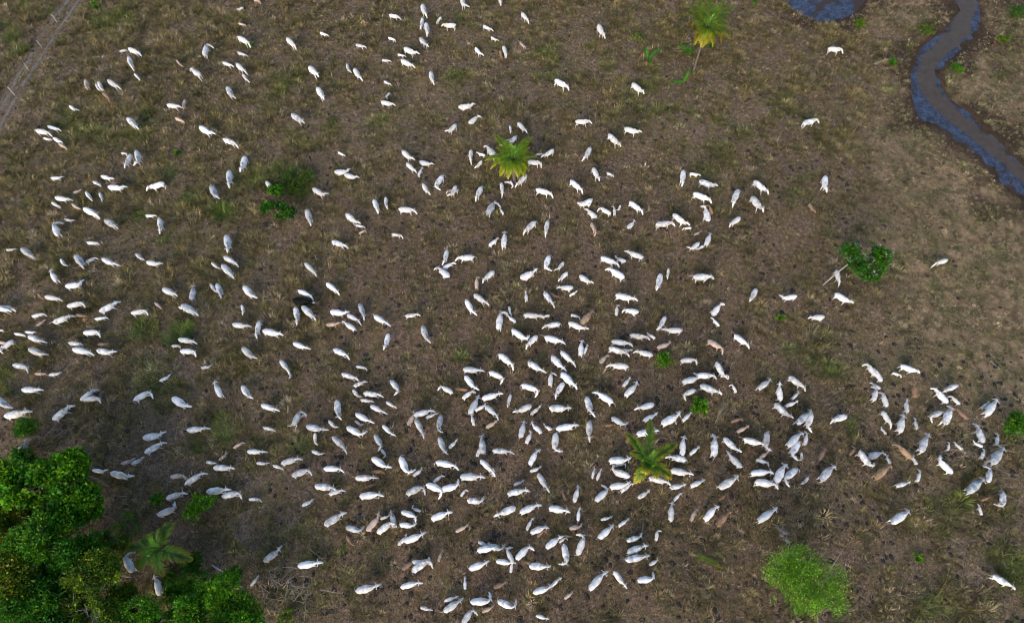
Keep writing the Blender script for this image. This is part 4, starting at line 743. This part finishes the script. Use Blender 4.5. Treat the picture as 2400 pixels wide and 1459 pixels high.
# ---------------------------------------------------------------- trees and shrubs
WG = 'trees of the wood in the lower left corner'
wood = [('broad-leaved tree whose bright crown reaches furthest right at the wood top', (165,1098), 8.5, 52, LIME, 5200, .36, (1.,.75)),
 ('yellow-green broad-leaved tree at the top left of the wood', (68,1132), 8.5, 76, LIME, 6500, .36, (1,.7)),
 ('rich green tree in the upper right of the wood', (160,1175), 8, 62, MID, 6000, .33, (1.1,.9)),
 ('mid green tree at the right tip of the wood', (212,1200), 6.5, 30, MID, 2500, .33, (1,1)),
 ('olive tree with yellow shoots at the left edge of the wood', (12,1225), 8, 45, YELL, 4200, .24, (1,1.3)),
 ('dense dark green tree in the middle of the wood', (95,1268), 9, 75, MID, 9000, .24, (1,.85)),
 ('dark green tree with closed crown in the wood centre', (170,1300), 8, 62, DEEP, 7500, .24, (1,.9)),
 ('yellow-flushed tree in the bottom left corner', (25,1350), 9, 65, YELL, 7000, .24, (1,1)),
 ('dark green tree along the bottom edge of the wood', (75,1425), 8.5, 80, DEEP, 9000, .24, (1,.8)),
 ('olive tree with pale bare limbs showing', (215,1355), 8, 62, OLIVE, 5200, .22, (1,1)),
 ('olive tree above the bottom edge left of the dark palm', (205,1435), 7, 70, OLIVE, 6500, .22, (1,.8)),
 ('light olive tree with open twiggy crown by the palm', (243,1335), 6, 36, OLIVE, 3200, .22, (1,1.2)),
 ('green tree with bare twigs at the bottom edge below the palm', (345,1440), 6.5, 66, MID, 6500, .22, (1,.75)),
 ('green tree at the bottom edge right of the twiggy one', (440,1440), 6, 60, MID, 5600, .22, (1,.7)),
 ('bright fresh green tree at the right end of the wood', (512,1385), 6, 55, LIME, 6800, .20, (1,.8)),
 ('bright green tree rounding off the wood at bottom', (565,1435), 5.5, 58, LIME, 6200, .20, (1,.75)),
 ('small dark tree behind the olive one', (130,1365), 6, 48, DEEP, 3500, .24, (1,1)),
 ('tree past the left edge of the photo', (-75,1180), 8, 80, MID, 4000, .3, (1,1)), ('tree past the bottom left corner', (-70,1400), 8, 85, DEEP, 4000, .3, (1,1)),
 ('tree cut by the bottom edge at left', (110,1510), 8, 75, DEEP, 4500, .26, (1,.8)), ('tree cut by the bottom edge under the palm', (320,1505), 6, 75, OLIVE, 4500, .26, (1,.8)), ('tree cut by the bottom edge at the wood end', (500,1510), 6, 75, MID, 4500, .26, (1,.8))]
for lab, p_, h_, r_, pl, nl, lf, el in wood:
    tree('broadleaf_tree', lab, 'tree', p_, h_*.72, r_, pl, int(nl*1.8), lf*.80, group=WG, ell=el, lobes=11, bunch=8 if lf < .3 else 12, bark=M_palebark if pl is OLIVE else M_bark, gaps=.30 if pl is OLIVE else .16, aspect=.62 if lf < .3 else .8)
for q_, (p_, h_, r_, pl) in enumerate([((40,1300), 5.5, 55, MID), ((125,1335), 5.5, 50, MID), ((60,1195), 5.5, 50, DEEP), ((180,1415), 5, 55, MID), ((285,1410), 4.5, 42, OLIVE), ((428,1402), 3.6, 42, MID)]):
    tree('broadleaf_tree', ['understorey tree filling the gap at the left edge of the wood', 'understorey tree between the dark and the olive crowns', 'understorey tree below the broad-leaved crowns', 'understorey tree behind the bottom edge of the wood', 'understorey tree below the light olive tree', 'understorey tree right of the grey cow under the palm'][q_], 'tree', p_, h_*.7, r_, pl, 5200, .20, group=WG, ell=(1,1), bunch=8, gaps=.15)
UG = 'low shrubs at the foot of the wood'
for lab, p_, h_, r_, pl, nl, lf in [('dark shrub between the palm and the bright tree', (440,1335), 1.4, 38, DEEP, 2200, .16), ('leafy undergrowth left of the dark palm', (278,1288), 1.6, 28, OLIVE, 2200, .17), ('deep green undergrowth under the palm', (405,1350), 1.0, 24, DEEP, 1200, .16),
        ('thin green undergrowth above the palm', (290,1240), 1.0, 42, MID, 1300, .14), ('dark shrub above the wood at the left edge', (55,1075), 2.2, 34, DEEP, 2600, .22), ('small grey-green shrub in the wood gap', (178,1318), 3.0, 24, DEEP, 1200, .18), ('dark green undergrowth below the bright tree', (470,1370), 1.2, 35, DEEP, 1500, .16)]:
    tree('shrub', lab, 'shrub', p_, h_*.6, r_, pl, nl, lf, group=UG, trunk_r=.05, gaps=.3)
tree('round_bush', 'low rounded dark green bush near the left edge', 'bush', (61,1001), 1.5, 33, DEEP, 5200, .13, ell=(1,.62), trunk_r=.07, lobes=14, lobe_r=(.4,.6))
tree('shrub', 'bright green shrub among three cows above the wood', 'shrub', (470,1188), 1.7, 44, LIME, 3300, .20, ell=(1,.75), trunk_r=.06, gaps=.3)
tree('shrub', 'small leafy green sprig left of the bright shrub', 'shrub', (372,1172), .8, 17, MID, 500, .20, trunk_r=.03)
tree('shrub', 'dark green bush at the tip of the bare log', 'shrub', (549,1345), 1.2, 17, DEEP, 1300, .17, trunk_r=.05)
tree('shrub', 'thin yellow-green scrub at the bottom edge', 'shrub', (672,1445), .7, 25, OLIVE, 900, .14, trunk_r=.03, gaps=.3)
_, cc_, R3_, P_ = tree('flowering_tree', 'leaning dark green tree covered in pink blossom', 'tree', (2026,600), 5.2, 56, DEEP+[((.07,.13,.01),1)], 10500, .22, base_px=(1928,668), lobes=12, ell=(1,1.05), bark=M_palebark, gaps=.26, trunk_r=.07, bunch=11, flat=.5, aspect=.8)
fr = [o for o in C.objects if o.name.startswith('flowering_tree')][0]
k_ = rng.choice(len(P_), 900, replace=False); hub = P_[rng.choice(len(P_), 85)]; q_ = hub[rng.integers(0, 85, 900)] + rng.normal(size=(900,3))*.13 + (0,0,.22)
link('blossom', leaf_mesh('blossom', q_, rng.normal(size=(900,3))+(0,0,.6), np.full(900,.12), np.array((.52,.40,.50))*np.exp(rng.normal(size=(900,1))*.2), M_leaf, .8), fr)
tree('feathery_tree', 'pale yellow-green feathery tree with white limbs at lower right', 'tree', (1890,1362), 4.2, 98, [((.150,.330,.020),3),((.200,.360,.025),2),((.080,.230,.015),2)], 18000, .135, base_px=(1872,1374), lobes=24, bark=M_palebark, gaps=.30, flat=.45, ell=(1,.95), trunk_r=.15, limbs=10, bunch=13, lobe_r=(.26,.40))
tree('shrub', 'round bright green bush right of centre', 'shrub', (1559,847), .9, 22, LIME, 900, .24, trunk_r=.05, bunch=5)
tree('sapling', 'leafy green sapling left of the fan of bare branches', 'sapling', (1641,952), 1.1, 20, LIME, 1100, .22, trunk_r=.04, bunch=5, gaps=.2)
tree('shrub', 'bright green shrub cut by the right edge', 'shrub', (2382,1008), 1.6, 36, MID, 3200, .20, ell=(.9,1.25), trunk_r=.06, gaps=.25)
tree('shrub', 'hazy green shrub at the foot of the tall palm', 'shrub', (1612,112), 1.0, 26, MID, 900, .16, trunk_r=.04, gaps=.4)
tree('shrub', 'dark green shrub right of the tall palm trunk', 'shrub', (1666,106), 1.0, 14, DEEP, 500, .16, trunk_r=.04, gaps=.3)
tree('shrub', 'thin green shrub left of the two-leaved young palm', 'shrub', (1489,92), .9, 13, OLIVE, 350, .18, trunk_r=.03, gaps=.3)
tree('shrub', 'wide olive-green bushy tussock above the sapling clump', 'shrub', (692,425), .7, 42, [((.10,.15,.02),3),((.05,.12,.012),2)], 2600, .34, trunk_r=.03, lobes=14, aspect=.2, gaps=.3)
for lab, p_, r_, pl in [('olive bush on the inner stream bank near the top', (2170,72), 22, OLIVE), ('green weedy bush below the blue pool', (2012,56), 15, OLIVE), ('dark bush in the top right corner', (2384,28), 24, DEEP), ('small bush right of the stream bend', (2352,92), 16, OLIVE), ('tiny bush left of the stream bend', (2093,148), 12, MID), ('dark weedy patch on the inside of the stream bend', (2243,160), 16, MID)]:
    tree('shrub', lab, 'shrub', p_, .5, r_, pl, 1300, .17, group='weedy bushes by the water', trunk_r=.03, gaps=.3, aspect=.35)
SG = 'saplings in the upper left grass'
for lab, p_, r_, h_ in [('dark green sapling at the left of the clump', (627,484), 16, 1.6), ('dark green sapling with yellow shoot at the right of the clump', (668,500), 21, 1.8), ('thin green sapling at the top of the clump', (650,450), 18, 1.3), ('small green sapling between the other three', (657,480), 8, 1.3)]:
    tree('sapling', lab, 'sapling', p_, h_, r_, MID if "thin" in lab else DEEP+[((.03,.12,.01),4)], 900, .24, group=SG, trunk_r=.04, bunch=8, aspect=.8)
for lab, p_, r_ in [('vivid green sprout under a cow muzzle in the upper left', (586,106), 11), ('fresh green sprout standing alone right of centre', (1830,745), 10), ('dark green sprout in the left grass', (414,357), 8), ('small green sprout right of the feathery tree', (2151,1305), 12), ('small green sprout above the feathery tree', (2010,60), 10), ('small bright sprout in the upper left corner', (225,12), 14)]:
    tree('sprout', lab, 'small plant', p_, .3, r_, LIME if 'fresh' in lab or 'right of the feathery' in lab else MID, 160, .22, trunk_r=.02, lobes=4, bunch=8, limbs=1)

# ---------------------------------------------------------------- dead wood, posts, mound
def dead_branches(name, label, c_px, spread_px, ang0, ang1, n, L, thick=.022, seed=1, origin='base', z=.25, cat='dead branches'):
    x, y = unproj(*c_px); root_r = np.random.default_rng(seed); B = Buf()
    for i in range(n):
        a = R_(root_r.uniform(ang0, ang1)); ln = L*root_r.uniform(.5, 1.1)
        s = np.array((root_r.normal()*spread_px, root_r.normal()*spread_px, .05+root_r.random()*z)) if origin != 'base' else np.array((root_r.normal()*.06, root_r.normal()*.06, .08))
        d = np.array((math.cos(a), math.sin(a), root_r.uniform(.02, .22))); p1 = s + d*ln*.5 + root_r.normal(size=3)*.05*ln; p2 = s + d*ln + root_r.normal(size=3)*.09*ln
        p1[2] = max(p1[2], .05); p2[2] = max(p2[2], .06)
        t = thick*root_r.uniform(.6, 1.2); B.tube([s, p1, p2], [t, t*.75, t*.3], 5)
        for q in range(3):
            f = root_r.uniform(.3, .9); b0 = s*(1-f)+p2*f; a2 = a + root_r.choice((-1, 1))*root_r.uniform(.4, .9); e = b0 + np.array((math.cos(a2), math.sin(a2), .15))*ln*.28; B.tube([b0, e], [t*.45, t*.15], 4)
    o = link(name, B.mesh(name, M_dead), None, (x, y, 0)); tag(o, label, cat); return o
dead_branches('dead_branches', 'fan of pale bare branches lying right of the green sapling', (1677,990), 0, 36, 68, 12, 3.3, .015, 1)
dead_branches('twig_heap', 'wide heap of dry twigs near the wood at the bottom', (690,1385), 1.5, 0, 360, 46, 2.2, .026, 2, 'heap', .5)
dead_branches('twig_heap', 'loose heap of dry twigs among cattle at lower right', (2285,1075), 1.9, -40, 40, 44, 2.0, .022, 3, 'heap', .4)
dead_branches('twig_heap', 'small tangle of pale dry twigs left of the tall palm trunk', (1590,122), 1.0, -20, 30, 16, 1.6, .022, 4, 'heap', .3)
dead_branches('twig_heap', 'dry tangle at the left edge between round bush and track', (150,1030), 1.6, -20, 60, 30, 1.7, .018, 6, 'heap', .3)
dead_branches('dead_branches', 'forked dry branch between two white calves at lower centre', (1505,1250), 0, 20, 110, 4, 1.5, .022, 7)
dead_branches('dead_branches', 'small bare branch right of the star-shaped palm', (1575,1032), 0, 100, 170, 3, 1.3, .022, 8)
dead_branches('dead_branches', 'dry branches fanning out below the top edge by the pool', (2050,152), 0, 5, 50, 8, 2.6, .022, 9)
for nm, lab, a_, b_, rd in [('fallen_log', 'grey log on dark ground right of the wood palm', (497,1323), (530,1345), .09), ('fallen_log', 'thin pale stick lying between the tall palm and the pool', (1768,90), (1792,65), .045), ('fallen_log', 'pale stick on the turf at the right', (2325,850), (2345,866), .05)]:
    x0, y0 = unproj(*a_, .08); x1, y1 = unproj(*b_, .08); B = Buf(); dv_ = np.array((x1-x0, y1-y0, 0))
    B.tube([(0,0,.06), dv_*.35+(0,0,.11), dv_*.7+(0.04,.02,.10), dv_+(0,0,.07)], [rd, rd*.95, rd*.8, rd*.45], 8); B.tube([dv_*.5+(0,0,.1), dv_*.62+np.array((-dv_[1], dv_[0], .6))*.14], [rd*.4, rd*.15], 5)
    o = link(nm, B.mesh(nm, M_dead if rd < .06 else M_post), None, (x0, y0, 0)); tag(o, lab, 'log' if rd > .06 else 'stick')
for lab, b_, t_ in [('grey wooden fence post beside the track, topmost of the four', (135,53), (120,33)), ('thin wooden fence post on the track, second from the top', (98,111), (86,94)), ('dark leaning fence post between the ruts, third from the top', (68,164), (56,148)), ('grey wooden fence post at the left edge, lowest of the four', (36,224), (18,204))]:
    b = np.array(unproj(*b_)); h_ = min(np.arange(.6, 2.6, .05), key=lambda z: np.hypot(*(np.array(unproj(*t_, z))-b))); tx, ty = unproj(*t_, h_)
    B = Buf(); rd = .075 if 'grey' in lab else .05; e = np.array((tx-b[0], ty-b[1], h_)); e[:2] *= .6
    B.tube([(0,0,-.2), e*.33, e*.66+(.01,.01,0), e], [rd*1.1, rd, rd*.97, rd*.85], 8)
    o = link('fence_post', B.mesh('fence_post', M_post), None, (b[0], b[1], 0)); tag(o, lab, 'fence post', 'posts of the old fence by the track')
B = Buf(); rr = np.random.default_rng(4)
for i in range(9): B.ball((rr.normal()*.30, rr.normal()*.26, .12+rr.random()*.22), (rr.uniform(.18,.38), rr.uniform(.18,.34), rr.uniform(.16,.34)), 10, yaw=rr.random()*3)
for v in B.v: v[:2] = v[:2]*(1+.14*math.sin(v[0]*17+v[1]*11)); v[2] = max(v[2]*.6*(1+.15*math.sin(v[0]*23)), -.05)
x, y = unproj(1836, 1252); o = link('termite_mound', B.mesh('termite_mound', M_stone), None, (x, y, 0)); tag(o, 'lumpy grey earth mound above the feathery tree', 'mound')

# ---------------------------------------------------------------- dung pats
V, L, S = [], [], []
n_, tries = 0, 0
while n_ < 2600 and tries < 60000:
    tries += 1; px, py = rng.uniform(-20, 2420), rng.uniform(-20, 1480)
    w = .25 + .75*float(sm(350, 800, px)*sm(150, 450, py)); w *= .35 + 1.2*float(vnoise(px, py, 110, 91))**2*1.6
    if px < 620 and py > 1050: w *= .15
    if px > 2000 and py < 800: w *= .18
    if rng.random() > w: continue
    x, y = unproj(px, py)
    if y > 30 and x > 30 and float(wet_dist(np.array([x]), np.array([y]))[0]) < 1.2: continue
    R = rng.uniform(.11, .27)*(1.25 if rng.random() < .25 else 1); k = 9; b = len(V); h0 = float(height(x, y)); ph = rng.random()*6
    for j in range(k): q = 2*math.pi*j/k; rr_ = R*(1+.25*math.sin(q*2+ph)+rng.normal()*.10); V.append((x+math.cos(q)*rr_, y+math.sin(q)*rr_, h0+.0))
    for j in range(k): q = 2*math.pi*j/k; rr_ = R*.7; V.append((x+math.cos(q)*rr_, y+math.sin(q)*rr_, h0+.055+rng.random()*.02))
    V.append((x, y, h0+.05))
    for j in range(k): L.append((b+j, b+(j+1) % k, b+k+(j+1) % k, b+k+j)); S.append(4)
    for j in range(k): L.append((b+k+j, b+k+(j+1) % k, b+2*k)); S.append(3)
    n_ += 1
o = link('cow_dung', mesh_np('cow_dung', V, np.concatenate([np.array(f) for f in L]), S, None, M_dung, True)); tag(o, 'dark dung pats scattered over the trampled pasture', 'dung', kind='stuff')

# ---------------------------------------------------------------- grass: tussocks of curved blades, and loose dry straw
def scatter(n, margin=70):
    px = rng.uniform(-margin, W_PX+margin, n); 
    # uniform on the ground, not in the picture
    y0, y1 = unproj(1200, H_PX+margin)[1], unproj(1200, -margin)[1]
    y = rng.uniform(y0, y1, n*2); xm = unproj(W_PX+margin, 0)[0]*1.02; x = rng.uniform(-xm, xm, n*2)
    a, b = proj(x, y, 0*x); k = (a > -margin) & (a < W_PX+margin); return x[k], y[k], a[k], b[k]
def ok_ground(x, y):
    d = np.full(x.shape, 9.); q = (x > 25) & (y > 30); d[q] = wet_dist(x[q], y[q]); return d
def rutd(x, y): return np.minimum(dist_line(x, y, RUTS[0]), dist_line(x, y, RUTS[1]))
def blades(name, X, Y, H, LEN, AZ, LEAN, WID, COLS, mat, kind='stuff'):
    n = len(X); d = np.stack([np.cos(AZ), np.sin(AZ), 0*AZ], 1); s = np.stack([-np.sin(AZ), np.cos(AZ), 0*AZ], 1)
    P = np.stack([X, Y, H-.02], 1); z = np.array((0, 0, 1.)); c1, s1 = np.cos(LEAN*.55)[:,None], np.sin(LEAN*.55)[:,None]; c2, s2 = np.cos(LEAN*1.25)[:,None], np.sin(LEAN*1.25)[:,None]
    Lh = LEN[:,None]*.5; m = P + (d*s1+z*c1)*Lh; e = m + (d*s2+z*c2)*Lh; w = WID[:,None]*.5
    e[:,2] = np.maximum(e[:,2], H+.02)
    v = np.stack([P-s*w, P+s*w, m+s*w*.85, m-s*w*.85, e], 1).reshape(-1, 3); i = np.arange(n)*5
    lp = np.stack([i, i+1, i+2, i+3, i+3, i+2, i+4], 1).ravel(); sz = np.tile([4, 3], n)
    cc = np.stack([COLS*.75, COLS*.75, COLS, COLS, COLS*1.12], 1).reshape(-1, 3)
    return mesh_np(name, v, lp, sz, cc, mat)
G1 = np.array([(.165,.125,.052), (.215,.163,.075), (.118,.105,.032), (.265,.208,.140), (.078,.086,.026), (.175,.138,.108)])
x, y, px, py = scatter(150000)
tu, trm, lus, dkz, tgz = zones(px, py, x, y)
patch = fbm(x, y, 6.5, 12); pf = fbm(x, y, 2.1, 17)
dens = .30 + 1.0*sm(.36, .66, patch*.45+pf*.55)
dens = dens*(1 + .45*lus + .25*sm(300, 0, py)) * (1-.40*trm) * (1-.25*tu) * (1-.3*dkz)
wd = ok_ground(x, y); rd = rutd(x, y)
dens *= np.where(wd < .2, 0, 1)*sm(.1, 1.0, wd)*(.15+.85*sm(.3, .8, rd))
k = rng.random(len(x)) < dens*.42
x, y, px, py, tu, trm, lus, dkz, patch, pf, rd, wd = [q[k] for q in (x, y, px, py, tu, trm, lus, dkz, patch, pf, rd, wd)]
nc = len(x); size = np.clip(np.exp(rng.normal(size=nc)*.36), .4, 1.7)*(.75+.75*sm(.4, .7, pf)+.25*lus)*(1-.45*tu)*(1-.05*trm)*.95*np.where(rd < 1.3, .45, 1)
GREENSPOT = [(1250,925,3),(690,1060,3),(700,1050,5),(470,1050,3),(560,430,3),(690,430,5),(700,450,5),(600,420,4),(520,500,5),(440,470,4),(380,560,4),(330,510,3),(400,410,3),(650,400,4),(1180,640,2),(1080,830,3),(1860,470,5),(1890,420,3),(1850,810,3),(1900,850,4),(1950,870,4),(2030,850,4),(2010,830,3),(980,820,3),(890,1290,4),(805,1290,3),(1720,1230,2),(1420,1420,3),(2250,1170,3),(2000,1000,3),(530,1020,3),(510,980,3),(2190,1180,4),(2120,120,3),(2175,60,5),(2380,30,5),(2350,180,3),(1500,90,2),(690,1110,4),(640,1140,3),(1690,960,2),(25,90,3),(50,120,2),(120,30,2),(10,60,3),(60,10,2),(1140,440,2),(400,800,4),(430,780,4),(340,770,4),(2080,210,2),(1990,180,3),(2070,520,2),(1270,840,2),(20,900,6),(60,830,3)]
gs = np.zeros(nc)
for a, b, w in GREENSPOT: gs = np.maximum(gs, np.exp(-((px-a)**2+((py-b)*1.25)**2)/(w*6)**2))
gs = np.maximum(gs, .40*sm(.60, .76, fbm(x, y, 11, 33))*(1-.7*trm))
gs = np.maximum(gs, .55*sm(2050, 2200, px)*sm(.48, .62, fbm(x, y, 4, 35)))
size *= 1+.35*gs
ci = G1[rng.choice(6, nc, p=[.28,.20,.20,.12,.12,.08])]
grn = np.array([(.075,.120,.018), (.125,.150,.024), (.060,.125,.016)])[rng.integers(0, 3, nc)]
gw = (gs*.95)[:,None]; ci = ci*(1-gw)+grn*gw
tw = (tu*.6*(1-gs))[:,None]; ci = ci*(1-tw) + np.array((.30,.235,.150))*tw
gy_ = (trm*.20*(1-gs))[:,None]; ci = ci*(1-gy_) + np.array((.16,.125,.078))*gy_
ci = ci*np.exp(rng.normal(size=(nc,1))*.34)*1.12
nb = np.clip((12+16*size*rng.random(nc)), 8, 44).astype(int); K = np.repeat(np.arange(nc), nb); N = len(K)
AZ = rng.random(N)*6.283; rr0 = rng.random(N)**.5*.20*size[K]
ln = .30*size[K]*np.exp(rng.normal(size=N)*.28); bx = x[K]+np.cos(AZ)*rr0; by = y[K]+np.sin(AZ)*rr0
lean = rng.uniform(.6, 1.6, N)
wind = fbm(x, y, 5, 77)[K]*6.28; AZ = AZ + .3*np.sin(wind-AZ) + rng.normal(size=N)*.25
me = blades('dry_grass', bx, by, height(bx, by), ln, AZ, lean, np.clip(rng.normal(.028, .008, N), .012, .05)*(.8+.4*size[K]), ci[K]*np.exp(rng.normal(size=(N,1))*.20), M_grass)
o = link('dry_grass', me); tag(o, 'olive and straw-coloured tussock grass over the pasture', 'grass', kind='stuff')
print('clumps', nc, 'blades', N)
x, y, px, py = scatter(170000); wd = ok_ground(x, y); k = (wd > .4) & (rutd(x, y) > .25); x, y, px, py = x[k], y[k], px[k], py[k]; N = len(x)
tu = zones(px, py, x, y)[0]
sc_ = np.array([(.24,.19,.13), (.34,.28,.21), (.12,.09,.07), (.42,.36,.29), (.19,.15,.07)])[rng.choice(5, N, p=[.34,.2,.26,.06,.14])]
me = blades('straw_litter', x, y, height(x, y)+.02, rng.uniform(.15, .55, N)*(1-.35*tu), rng.random(N)*6.28, rng.uniform(1.1, 1.5, N), rng.uniform(.014, .034, N), sc_*np.exp(rng.normal(size=(N,1))*.2)*.9, M_grass)
o = link('straw_litter', me); tag(o, 'loose dry straw lying on the brown soil', 'dry straw', kind='stuff')
